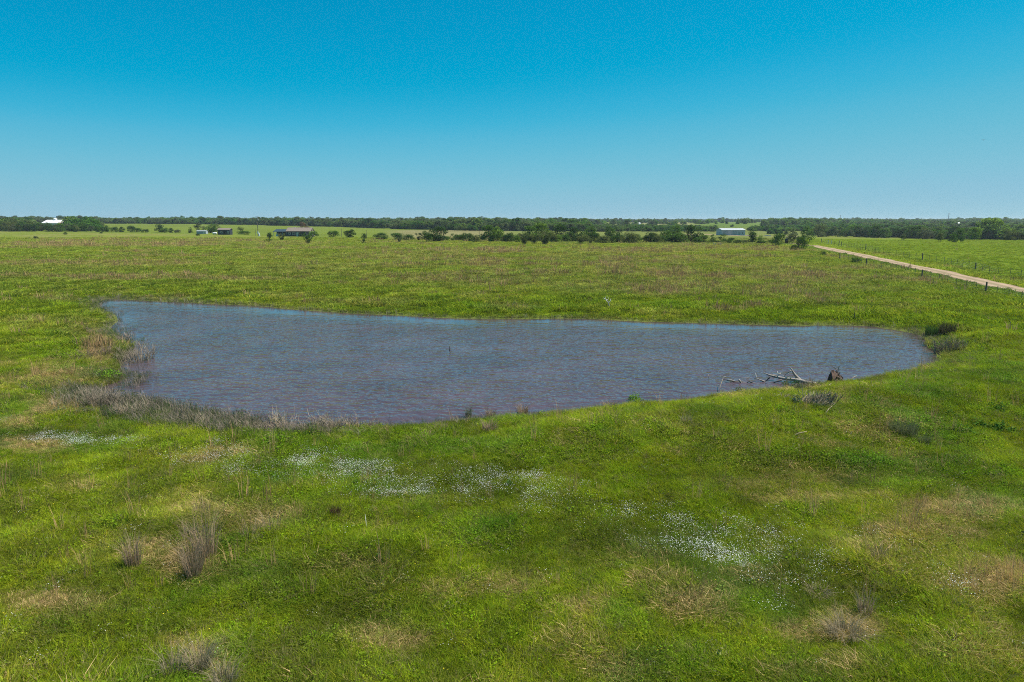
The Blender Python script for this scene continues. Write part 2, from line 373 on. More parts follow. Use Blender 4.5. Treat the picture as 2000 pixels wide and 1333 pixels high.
def make_pond():
    m, nt, out = new_mat('muddy_water')
    g = N(nt, 'ShaderNodeNewGeometry').outputs['Position']
    mp = N(nt, 'ShaderNodeMapping'); nt.links.new(g, mp.inputs[0]); mp.inputs['Scale'].default_value = (1.0, .95, 1); mp.inputs['Rotation'].default_value = (0, 0, R(9))
    h1 = noise_tex(nt, 1.7, 2, .5, mp.outputs[0])
    mp2 = N(nt, 'ShaderNodeMapping'); nt.links.new(g, mp2.inputs[0]); mp2.inputs['Scale'].default_value = (.5, 1.3, 1); mp2.inputs['Rotation'].default_value = (0, 0, R(-14))
    h2 = noise_tex(nt, .9, 2, .5, mp2.outputs[0])
    rp = N(nt, 'ShaderNodeAttribute'); rp.attribute_name = 'ripple'
    gust = N(nt, 'ShaderNodeMapRange'); nt.links.new(noise_tex(nt, .10, 3, .6, mp2.outputs[0]), gust.inputs[0])
    gust.inputs[1].default_value = .3; gust.inputs[2].default_value = .7; gust.inputs[3].default_value = .7; gust.inputs[4].default_value = 1.15
    sc_ = N(nt, 'ShaderNodeMath', operation='MULTIPLY'); nt.links.new(rp.outputs['Fac'], sc_.inputs[0]); nt.links.new(gust.outputs[0], sc_.inputs[1])
    ad = N(nt, 'ShaderNodeMath', operation='MULTIPLY_ADD'); nt.links.new(h2, ad.inputs[0]); ad.inputs[1].default_value = 1.1; nt.links.new(h1, ad.inputs[2])
    hm = N(nt, 'ShaderNodeMath', operation='MULTIPLY'); nt.links.new(ad.outputs[0], hm.inputs[0]); nt.links.new(sc_.outputs[0], hm.inputs[1])
    b = N(nt, 'ShaderNodeBump'); b.inputs['Strength'].default_value = 1; b.inputs['Distance'].default_value = WAVE
    nt.links.new(hm.outputs[0], b.inputs['Height'])
    mud = ramp(nt, noise_tex(nt, .16, 3, .6, g), [(.3, (.058, .040, .048)), (.7, (.090, .060, .070))])
    p = N(nt, 'ShaderNodeBsdfPrincipled'); nt.links.new(mud, p.inputs['Base Color'])
    p.inputs['Roughness'].default_value = .06; p.inputs['IOR'].default_value = 1.333
    nt.links.new(b.outputs[0], p.inputs['Normal']); nt.links.new(p.outputs[0], out.inputs[0])
    x0, y0 = POND.min(0) - 3; x1, y1 = POND.max(0) + 3
    xs = np.arange(x0, x1, .5); ys = np.arange(y0, y1, .5); X, Y = np.meshgrid(xs, ys); X, Y = X.ravel(), Y.ravel(); nx = len(xs)
    sdv = pond_sd(X, Y)
    i = (np.arange(len(ys) - 1)[:, None] * nx + np.arange(nx - 1)[None, :]).ravel(); q = np.stack([i, i + 1, i + nx + 1, i + nx], 1)
    q = q[(sdv[q] < 1.2).any(1)]; used = np.unique(q); rm = np.zeros(len(X), int); rm[used] = np.arange(len(used)); q = rm[q]; X, Y, sdv = X[used], Y[used], sdv[used]
    # wind comes over the far shore: calm strip under it
    fx, fy = zip(*[flat(*p_) for p_ in POND_PX[3:26]]); fars = np.interp(X, fx, fy)
    dfar = fars - Y + (fbm(X, Y, 8, 7, 2) - .5) * 3
    lx = flat(230, 640)[0]
    rip = ss(1.8, 9.5, dfar) * ss(.2, 5.0, -sdv + (fbm(X, Y, 5, 8, 2) - .5) * 2 + 1.5)
    rip = .05 + .95 * rip
    me = arr_mesh('pond_water', np.stack([X, Y, np.zeros_like(X)], 1), quads=q, mat=m, smooth=True)
    a_ = me.attributes.new('ripple', 'FLOAT', 'POINT'); a_.data.foreach_set('value', rip.astype(np.float32))
    tag(link('pond_water', me), 'rippled muddy brown pond reflecting the sky', kind='structure')
WAVE = .185
make_pond()

def ribbon(name, pts, width, mat, label, lift=.07, wob=1.3):
    P = []
    for a, b in zip(pts[:-1], pts[1:]):
        n = max(2, int((b - a).length / 2.0)); P += [a.lerp(b, k / n) for k in range(n)]
    P.append(pts[-1]); P = np.array([(p.x, p.y) for p in P])
    for _ in range(6): P[1:-1] = (P[:-2] + 2 * P[1:-1] + P[2:]) / 4
    T = np.gradient(P, axis=0); T /= np.linalg.norm(T, axis=1)[:, None]; Nn = np.stack([-T[:, 1], T[:, 0]], 1)
    u = np.linspace(-1, 1, 9); V = []
    wv = width / 2 + (fbm(P[:, 0], P[:, 1], 4, 3, 3) - .5) * wob
    for k in range(len(P)):
        for uu in u:
            q = P[k] + Nn[k] * uu * wv[k]; rut = -.03 * math.exp(-((abs(uu) - .45) / .15) ** 2)
            V.append((q[0], q[1], tz(q[0], q[1]) + (lift + rut if abs(uu) < .99 else -.02)))
    i = (np.arange(len(P) - 1)[:, None] * 9 + np.arange(8)[None, :]).ravel()
    me = arr_mesh(name, V, quads=np.stack([i, i + 1, i + 10, i + 9], 1)[:, ::-1], mat=mat, smooth=True)
    uvl = me.attributes.new('across', 'FLOAT', 'POINT'); uvl.data.foreach_set('value', np.tile(np.abs(u), len(P)).astype(np.float32))
    return tag(link(name, me), label, kind='structure')
def road_mat():
    m, nt, out = new_mat('caliche_road'); g = N(nt, 'ShaderNodeNewGeometry').outputs['Position']
    a_ = N(nt, 'ShaderNodeAttribute'); a_.attribute_name = 'across'
    n = noise_tex(nt, .8, 6, .7, g)
    c = ramp(nt, n, [(.3, (.25, .180, .125)), (.7, (.40, .300, .215))])
    tr = ramp(nt, a_.outputs['Fac'], [(.0, (.68, .74, .60)), (.22, (.9, .9, .86)), (.45, (1.2, 1.17, 1.12)), (.7, (.95, .95, .95)), (.95, (.62, .62, .45))])
    p = N(nt, 'ShaderNodeBsdfDiffuse'); nt.links.new(mulc(nt, c, tr), p.inputs[0])
    b = N(nt, 'ShaderNodeBump'); b.inputs['Distance'].default_value = .05; nt.links.new(noise_tex(nt, 5, 4, .6, g), b.inputs['Height']); nt.links.new(b.outputs[0], p.inputs['Normal'])
    nt.links.new(p.outputs[0], out.inputs[0]); return m
RM = road_mat()
ribbon('dirt_road', ROAD, 4.6, RM, 'pale pinkish dirt road running away to the right of the pond')
ribbon('driveway', TRACK, 5.0, RM, 'pale driveway past the grey metal barn')

# ------------------------------------------------------------------ plant meshes
def blades(n, h, spread, wid, lean=.5, curl=.35, seed=0, hv=.35, clump=None):
    """n grass blades: vertices, quads, tris; x right, z up"""
    g = np.random.default_rng(seed); a = g.uniform(0, 2 * np.pi, n); r = spread * np.sqrt(g.uniform(0, 1, n))
    bx, by = r * np.cos(a), r * np.sin(a); H = h * g.uniform(1 - hv, 1 + hv, n)
    la = a + g.normal(0, .9, n); L = lean * g.uniform(.2, 1.2, n) * H; dx, dy = np.cos(la), np.sin(la)
    wa = g.uniform(0, np.pi, n); wx, wy = np.cos(wa) * wid / 2, np.sin(wa) * wid / 2
    V = []; k1, k2 = .5, 1.0
    mx, my, mz = bx + dx * L * .35, by + dy * L * .35, H * .6
    tx, ty, tz_ = bx + dx * L * (1 + curl * .3), by + dy * L * (1 + curl * .3), H * (1 - curl * L / np.maximum(H, .01) * .5)
    b0 = np.stack([bx - wx, by - wy, np.full(n, -.03)], 1); b1 = np.stack([bx + wx, by + wy, np.full(n, -.03)], 1)
    m0 = np.stack([mx - wx * .8, my - wy * .8, mz], 1); m1 = np.stack([mx + wx * .8, my + wy * .8, mz], 1); t = np.stack([tx, ty, tz_], 1)
    V = np.stack([b0, b1, m1, m0, t], 1).reshape(-1, 3); i = np.arange(n) * 5
    return V, np.stack([i, i + 1, i + 2, i + 3], 1), np.stack([i + 3, i + 2, i + 4], 1)
def leaves(pts, size, seed=0, flat_=.0, asp=.6):
    """a quad leaf at each point, random facing"""
    g = np.random.default_rng(seed); n = len(pts); nrm = g.normal(size=(n, 3)); nrm[:, 2] = np.abs(nrm[:, 2]) + flat_
    nrm /= np.linalg.norm(nrm, axis=1)[:, None]; u = np.cross(nrm, g.normal(size=(n, 3))); u /= np.linalg.norm(u, axis=1)[:, None]; v = np.cross(nrm, u)
    s = (size * g.uniform(.6, 1.4, n))[:, None]; p = np.asarray(pts)
    V = np.stack([p - u * s * .5, p + v * s * .5 * asp, p + u * s * .5, p - v * s * .5 * asp], 1).reshape(-1, 3)
    i = np.arange(n) * 4; return V, np.stack([i, i + 1, i + 2, i + 3], 1), None
def merge(*parts):
    V = []; Q = []; T = []; n = 0
    for v, q, t in parts:
        V.append(v)
        if q is not None: Q.append(q + n)
        if t is not None: T.append(t + n)
        n += len(v)
    return np.concatenate(V), (np.concatenate(Q) if Q else None), (np.concatenate(T) if T else None)

gst = [(0, (.62, .66, .55)), (.5, (1.0, 1.0, 1.0)), (.8, (1.25, 1.2, 1.1)), (1, (1.9, 1.55, 1.9))]
M_GRASS = leafy('grass_blades', gst, True, .40)
M_DRYS = leafy('dry_stalks', [(0, (.7, .66, .62)), (1, (1.3, 1.3, 1.3))], True, .25)
M_WEED = leafy('weed_leaves', [(0, (.6, .7, .6)), (1, (1.2, 1.25, 1.1))], True, .3)
M_PETAL = leafy('white_petals', [(0, (.70, .72, .66)), (1, (.86, .86, .84))], False, .2, 0)
M_YELLOW = leafy('yellow_petals', [(0, (.72, .55, .03)), (1, (.85, .70, .05))], False, .2, 0)
M_STEMG = leafy('flower_stems', [(0, (.10, .17, .04)), (1, (.16, .24, .06))], False, .2, .2)

def scatter(name, protos, P, idx, rot, scl, tint, label):
    """one stuff object: instances of small plant meshes at given points"""
    col = bpy.data.collections.new(name + '_sources')
    for k, (pn, me) in enumerate(protos):
        o = bpy.data.objects.new('%02d_%s' % (k, pn), me); col.objects.link(o)
    me = bpy.data.meshes.new(name); me.vertices.add(len(P)); me.vertices.foreach_set('co', np.asarray(P, np.float32).ravel())
    def put(n_, ty, dat, key='value'):
        a_ = me.attributes.new(n_, ty, 'POINT'); a_.data.foreach_set(key, np.ascontiguousarray(dat).ravel())
    put('pick', 'INT', idx.astype(np.int32)); put('turn', 'FLOAT_VECTOR', rot.astype(np.float32), 'vector'); put('size', 'FLOAT_VECTOR', scl.astype(np.float32), 'vector')
    put('tint', 'FLOAT_COLOR', np.concatenate([tint, np.ones((len(P), 1))], 1).astype(np.float32), 'color')
    o = link(name, me); ng = bpy.data.node_groups.new(name + '_scatter', 'GeometryNodeTree')
    ng.interface.new_socket('Geometry', in_out='INPUT', socket_type='NodeSocketGeometry'); ng.interface.new_socket('Geometry', in_out='OUTPUT', socket_type='NodeSocketGeometry')
    gi, go = ng.nodes.new('NodeGroupInput'), ng.nodes.new('NodeGroupOutput')
    ip = ng.nodes.new('GeometryNodeInstanceOnPoints'); ci = ng.nodes.new('GeometryNodeCollectionInfo'); ci.inputs['Collection'].default_value = col
    ci.inputs['Separate Children'].default_value = True; ci.inputs['Reset Children'].default_value = True; ip.inputs['Pick Instance'].default_value = True
    def attr(n_, ty):
        a_ = ng.nodes.new('GeometryNodeInputNamedAttribute'); a_.data_type = ty; a_.inputs['Name'].default_value = n_; return a_.outputs['Attribute']
    L = ng.links; L.new(gi.outputs[0], ip.inputs['Points']); L.new(ci.outputs[0], ip.inputs['Instance'])
    L.new(attr('pick', 'INT'), ip.inputs['Instance Index']); L.new(attr('turn', 'FLOAT_VECTOR'), ip.inputs['Rotation']); L.new(attr('size', 'FLOAT_VECTOR'), ip.inputs['Scale'])
    L.new(ip.outputs[0], go.inputs[0]); md = o.modifiers.new('scatter', 'NODES'); md.node_group = ng
    return tag(o, label, kind='stuff')
def wedge(n, r0, r1, dens, amax=.84):
    """points in the viewed wedge; relative density dens(y)"""
    ys = np.linspace(r0, r1, 400); wgt = ys * dens(ys); cdf = np.cumsum(wgt); cdf /= cdf[-1]
    y = np.interp(rng.uniform(0, 1, n), cdf, ys); a = rng.uniform(-amax, amax, n); return a * y, y

def gm(n, h, sp, wd, lean, seed, mat=M_GRASS, hv=.35, curl=.35):
    v, q, t = blades(n, h, sp, wd, lean, curl, seed, hv); return arr_mesh('blades', v, q, t, mat)
def weed_mesh(seed, n=60, h=.22, sp=.28, size=.07, mat=M_WEED):
    g = np.random.default_rng(seed); a = g.uniform(0, 6.28, n); r = sp * np.sqrt(g.uniform(0, 1, n)); z = h * (1 - (r / sp) ** 2) * g.uniform(.4, 1, n) + .02
    v, q, t = leaves(np.stack([r * np.cos(a), r * np.sin(a), z], 1), size, seed, .8); return arr_mesh('weed', v, q, t, mat)
GP = [('short_grass', gm(34, .17, .17, .013, .8, 1)), ('short_grass', gm(34, .22, .18, .012, .9, 2)), ('fine_grass', gm(40, .28, .16, .009, .8, 3)),
      ('matted_grass', gm(40, .15, .24, .012, 2.2, 4, M_GRASS, .4, .6)), ('leafy_weed', weed_mesh(5, 90, .20, .26, .042)), ('leafy_weed', weed_mesh(6, 70, .28, .18, .048)),
      ('tall_stalks', gm(16, .75, .12, .008, .25, 7, M_DRYS)), ('tall_stalks', gm(12, .95, .16, .009, .22, 8, M_DRYS)),
      ('far_tuft', gm(26, .22, .42, .035, .8, 9)), ('far_tuft', gm(26, .30, .48, .04, .9, 10)), ('far_stalks', gm(16, .75, .3, .028, .25, 11, M_DRYS)), ('dry_mat', gm(34, .2, .26, .012, 1.5, 12, M_DRYS, .5, .6))]

def make_grass():
    xs, ys = [], []
    for n, r0, r1, f in ((135000, 11, 30, lambda y: 1 / (1 + (y / 24) ** 2)), (115000, 30, 62, lambda y: 1 / (1 + (y / 40) ** 2)), (75000, 60, 125, lambda y: (50 / y) ** 1.6), (75000, 120, 330, lambda y: (100 / y) ** 1.9)):
        x, y = wedge(n, r0, r1, f, 1.02 if r0 < 20 else .84); xs.append(x); ys.append(y)
    x, y = np.concatenate(xs), np.concatenate(ys); sdv = pond_sd(x, y); k = sdv > .05 + .45 * (y > 62); x, y, sdv = x[k], y[k], sdv[k]
    z = terrain(x, y, sdv); c, dry, lush, fl, rd, px, py, pad = land(x, y, z, sdv)
    k = (rd > 2.35 + rng.uniform(0, .5, len(x))); x, y, z, sdv, c, dry, lush, fl, rd, pad = [q[k] for q in (x, y, z, sdv, c, dry, lush, fl, rd, pad)]
    n = len(x); u = rng.uniform(0, 1, n); v = rng.uniform(0, 1, n)
    near = y < 60 + rng.uniform(-8, 8, n)
    idx = np.where(u < .3, 0, np.where(u < .58, 1, np.where(u < .8, 2, 3)))
    idx = np.where((v < .10 + .30 * lush), np.where(u < .5, 4, 5), idx)
    isdry = rng.uniform(0, 1, n) < dry * .75
    idx = np.where(isdry, np.where(v < .75, 11, 3), idx)
    stalk = rng.uniform(0, 1, n) < np.where(near, .03, .17) * ss(.25, .8, dry) + .0015
    stalk &= y > 17
    idx = np.where(stalk, np.where(u < .5, 6, 7), idx)
    idx = np.where(near, idx, np.where(stalk, 10, np.where(u < .5, 8, 9)))
    clumpy = fbm(x, y, 2.2, 111, 2); s = (.42 + 1.2 * clumpy) * rng.uniform(.75, 1.3, n) * (1 + .35 * lush) * (1 - .45 * pad) * (1 - .55 * ss(6, 0, sdv) * (y > 60))
    wide = 1 + np.clip((y - 25) / 60, 0, 1) * .6 + ss(110, 300, y) * 1.2
    sc = np.stack([s * wide, s * wide, s * (1 + .15 * ss(20, 60, y))], 1)
    sc[:, 2] *= np.where(near, 1, .85) * np.where(stalk, 1, 1 - .3 * ss(120, 250, y))
    patch = .86 + .34 * ss(.3, .7, fbm(x, y, 1.5, 141, 3)); bluish = ss(.55, .7, fbm(x, y, 3.4, 151, 3)) * near
    c = c * patch[:, None] * (1 - bluish[:, None] * np.array([.20, .08, -.3]))
    tint = c * rng.uniform(.75, 1.3, n)[:, None] * (1 + rng.normal(0, .07, (n, 3)))
    dcol = np.array([.33, .245, .155]); tint = np.where((isdry & near)[:, None], dcol * rng.uniform(.6, 1.25, n)[:, None], tint)
    # grey-olive dead thatch among the green
    th = (rng.uniform(0, 1, n) < .14) & near & ~stalk & ~isdry; tint = np.where(th[:, None], np.array([.15, .145, .075]) * rng.uniform(.6, 1.4, n)[:, None], tint)
    tint = np.where(((idx == 4) | (idx == 5))[:, None], tint * .82, tint)
    rust = np.array([.27, .175, .115]); tint = np.where(stalk[:, None], rust * rng.uniform(.6, 1.3, n)[:, None], tint)
    rot = np.stack([rng.normal(0, .08, n), rng.normal(0, .08, n), rng.uniform(0, 6.28, n)], 1)
    tint = tint * np.where(near, 1.0, .0)[:, None] * np.array([1.62, 1.58, 1.15]) + tint * np.where(near, .0, 1.0)[:, None] * np.array([1.30, 1.33, 1.0])
    scatter('grass', GP, np.stack([x, y, z], 1), idx, rot, sc, np.clip(tint, 0, 1), 'green and straw coloured pasture grass')
make_grass()

def flower_mesh(seed, mat, n=14, sp=.2, h=.34, size=.035):
    g = np.random.default_rng(seed); a = g.uniform(0, 6.28, n); r = sp * np.sqrt(g.uniform(0, 1, n)); z = h * g.uniform(.75, 1.1, n)
    P = np.stack([r * np.cos(a), r * np.sin(a), z], 1); v, q, t = leaves(P, size, seed, 2.5, .9); me = arr_mesh('flowers', v, q, t, mat)
    return me
def make_flowers():
    x, y = wedge(260000, 14, 42, lambda y: np.ones_like(y)); sdv = pond_sd(x, y); k = sdv > 2; x, y, sdv = x[k], y[k], sdv[k]
    z = terrain(x, y, sdv); fl = land(x, y, z, sdv)[3]; cl = ss(.42, .6, fbm(x, y, .9, 121, 2)); n = len(x)
    k = rng.uniform(0, 1, n) < fl * (.15 + .85 * cl) * .46 + .0012; x, y, z = x[k], y[k], z[k]; n = len(x)
    FP = [('daisy_heads', flower_mesh(1, M_PETAL, 9, .30, .36, .024)), ('daisy_heads', flower_mesh(2, M_PETAL, 7, .26, .36, .026)), ('daisy_heads', flower_mesh(3, M_PETAL, 11, .36, .33, .022))]
    s = rng.uniform(.6, 1.0, n); rot = np.stack([np.zeros(n), np.zeros(n), rng.uniform(0, 6.28, n)], 1)
    scatter('white_wildflowers', FP, np.stack([x, y, z], 1), rng.integers(0, 3, n), rot, np.stack([s, s, s], 1), np.ones((n, 3)), 'drifts of small white wildflowers in the near grass')
    x, y = wedge(600, 14, 48, lambda y: np.ones_like(y)); sdv = pond_sd(x, y); k = sdv > .6; x, y, sdv = x[k], y[k], sdv[k]; z = terrain(x, y, sdv); n = len(x)
    FY = [('yellow_heads', flower_mesh(4, M_YELLOW, 2, .1, .3, .03)), ('yellow_heads', flower_mesh(5, M_YELLOW, 1, .02, .32, .032))]
    scatter('yellow_wildflowers', FY, np.stack([x, y, z], 1), rng.integers(0, 2, n), np.stack([np.zeros(n), np.zeros(n), rng.uniform(0, 6.28, n)], 1), np.ones((n, 3)), np.ones((n, 3)), 'scattered yellow flower heads in the grass')
make_flowers()

def make_reeds():
    """thin rushes and dead stems standing along the waterline"""
    x, y = wedge(420000, 30, 105, lambda y: np.ones_like(y), .78); sdv = pond_sd(x, y); k = (sdv > -2.8) & (sdv < 2.4); x, y, sdv = x[k], y[k], sdv[k]
    z = np.maximum(terrain(x, y, sdv), -.12); px, py = to_px(x, y, z)
    base = .10 * ss(-1.1, .1, sdv) * ss(1.4, .4, sdv)
    nl = ss(760, 560, px) * ss(700, 780, py) * ss(90, 150, px); nm = ss(1250, 900, px) * ss(780, 800, py)
    dens = base + nl * ss(-2.8, -.8, sdv) * ss(2.4, 1.2, sdv) * 1.25 * ss(.30, .50, fbm(x, y, 2.5, 5, 2)) + nm * .14 * ss(-1.6, -.2, sdv)
    dens += ss(560, 400, px) * ss(620, 598, py) * ss(-2.0, -.2, sdv) * .10
    dens += ss(1740, 1800, px) * (py < 730) * ss(-2.0, -.4, sdv) * .18
    dens += (px < 300) * (py > 640) * ss(-2.6, -.6, sdv) * .22 * ss(.4, .6, fbm(x, y, 3, 6, 2))
    k = rng.uniform(0, 1, len(x)) < dens * .85; x, y, z, sdv = x[k], y[k], z[k], sdv[k]; n = len(x); px = px[k]; py = py[k]
    RP = [('rush', gm(14, .5, .16, .012, .5, 21, M_GRASS)), ('rush', gm(9, .7, .2, .012, .5, 22, M_GRASS)), ('dead_stems', gm(9, .6, .2, .014, .7, 23, M_DRYS)), ('low_weed', weed_mesh(24, 30, .2, .2, .07))]
    u = rng.uniform(0, 1, n); idx = np.where(u < .3, 0, np.where(u < .5, 1, np.where(u < .88, 2, 3)))
    gcol = np.array([.085, .135, .035]); dcol = np.array([.25, .205, .165]); t = np.where((idx == 2)[:, None], dcol, gcol) * rng.uniform(.5, 1.4, n)[:, None]
    s = rng.uniform(.45, 1.0, n) * (1 + .1 * (y > 65)); sc = np.stack([s, s, s * .9], 1)
    s = s * (1 + .35 * (px < 620) * (py > 750)); sc = np.stack([s, s, s * .9], 1)
    rot = np.stack([rng.normal(0, .15, n), rng.normal(0, .15, n), rng.uniform(0, 6.28, n)], 1)
    scatter('shore_rushes', RP, np.stack([x, y, z], 1), idx, rot, sc, t, 'thin rushes and dead stems along the pond edge')
make_reeds()

# ------------------------------------------------------------------ trees
BARK = solid('bark', (.10, .08, .06), .3, 5)
DEADW = solid('weathered_wood', (.36, .32, .28), .3, 8, .85)
def gstops(c, v=.45):
    return [(0, tuple(x * (1 - v) for x in c)), (.6, c), (1, tuple(x * (1 + v) for x in c))]
LEAF = {'dark': leafy('dark_green_leaves', gstops((.055, .105, .024)), False, .3, .2), 'mid': leafy('mid_green_leaves', gstops((.085, .155, .026)), False, .3, .2),
        'olive': leafy('olive_leaves', gstops((.13, .155, .045)), False, .3, .18), 'light': leafy('light_green_leaves', gstops((.145, .225, .032)), False, .3, .18),
        'grey': leafy('grey_green_leaves', gstops((.10, .12, .060)), False, .25, .18), 'rusty': leafy('rusty_leaves', gstops((.13, .075, .05)), False, .25, .1)}
M_WOOD = leafy('woodland_leaves', [(0, (.6, .6, .6)), (.6, (1, 1, 1)), (1, (1.4, 1.4, 1.3))], True, .3)
def crown_pts(kind, seed):
    """leaf points of a unit-ish crown, 1 m high overall"""
    g = np.random.default_rng(seed); out = []
    if kind == 'round': nl, lo, hi, wid = 24, .10, .88, .46
    elif kind == 'bush': nl, lo, hi, wid = 22, .05, .80, .60
    elif kind == 'fan': nl, lo, hi, wid = 24, .16, .92, .55
    elif kind == 'loose': nl, lo, hi, wid = 20, .15, .92, .42
    else: nl, lo, hi, wid = 14, .12, .9, .3                     # cone
    for k in range(nl):
        h = g.uniform(lo, hi); f = (h - lo) / (hi - lo)
        if kind == 'cone': rr = wid * (1 - .85 * f)
        elif kind == 'fan': rr = wid * (.25 + .75 * f ** .7)
        else: rr = wid * math.sqrt(max(1 - (2 * f - .85) ** 2 * .7, .05))
        a = g.uniform(0, 6.28); r = rr * math.sqrt(g.uniform(.05, 1)) * .85; cr = {'round': .19, 'bush': .21, 'fan': .15, 'loose': .13, 'cone': .14}[kind] * g.uniform(.7, 1.25)
        m = int(95 * (cr / .17) ** 2); p = g.normal(size=(m, 3)); p /= np.linalg.norm(p, axis=1)[:, None]; p *= (cr * g.uniform(.45, 1.05, m) ** .6)[:, None]; p[:, 2] *= .8
        out.append(p + np.array([r * math.cos(a), r * math.sin(a), min(h, 1 - cr * .8)]))
    P = np.concatenate(out); P[:, 2] = np.clip(P[:, 2], .03, 1.04); return P
def tree_meshes(kind, seed, mat, leaf=.055):
    P = crown_pts(kind, seed); v, q, t = leaves(P, leaf, seed, .3, .7); crown = arr_mesh('crown', v, q, t, mat)
    g = random.Random(seed); b = MB()
    multi = {'round': 1, 'bush': 4, 'fan': 5, 'loose': 2, 'cone': 1}[kind]
    for s_ in range(multi):
        a = 6.28 * s_ / multi + g.random(); sp = 0 if multi == 1 else .05
        p0 = Vector((sp * math.cos(a), sp * math.sin(a), -.04)); le = .02 if multi == 1 else .28
        p1 = p0 + Vector((le * .4 * math.cos(a), le * .4 * math.sin(a), .25)); p2 = p0 + Vector((le * math.cos(a), le * math.sin(a), .6)); p3 = p2 + Vector((g.uniform(-.05, .05), g.uniform(-.05, .05), .22))
        r0 = .028 if multi == 1 else .014; b.tube([p0, p1, p2, p3], [r0, r0 * .8, r0 * .5, r0 * .2], 5)
        for k in range(4):
            h = g.uniform(.25, .65); a2 = g.uniform(0, 6.28); q0 = p0.lerp(p2, (h + .04) / .64); L = g.uniform(.15, .3)
            b.tube([q0, q0 + Vector((L * .6 * math.cos(a2), L * .6 * math.sin(a2), L * .5)), q0 + Vector((L * math.cos(a2), L * math.sin(a2), L))], [r0 * .45, r0 * .3, r0 * .1], 4, False)
    return crown, b.mesh('trunk', BARK)
TREES = {}
for kd in ('round', 'bush', 'fan', 'loose', 'cone'):
    for ck in LEAF:
        if (kd, ck) in {('round','dark'),('round','mid'),('round','light'),('bush','dark'),('bush','mid'),('bush','olive'),('bush','light'),('fan','olive'),('fan','grey'),('fan','mid'),('loose','grey'),('loose','mid'),('loose','olive'),('cone','dark'),('cone','mid'),('loose','rusty'),('loose','light'),('round','olive'),('bush','grey')}:
            TREES[(kd, ck)] = [tree_meshes(kd, 100 + i * 7 + len(TREES) * 31, LEAF[ck]) for i in range(2)]
def place_tree(name, cat, kd, ck, px, py, hpx, wpx, label, group=None):
    p = at(px, py); dep = p.y; h = hpx / F * dep * 1.22; wd = wpx / F * dep * 1.15
    cw = {'round': .95, 'bush': 1.25, 'fan': 1.15, 'loose': .8, 'cone': .65}[kd]
    cr, tr = TREES[(kd, ck)][rnd.randrange(2)]
    sx = wd / cw if wpx else h
    e = empty(name, p, rnd.uniform(0, 6.28), (sx, sx, h)); tag(e, label, cat, group)
    link('crown', cr, e); link('trunk', tr, e); return e

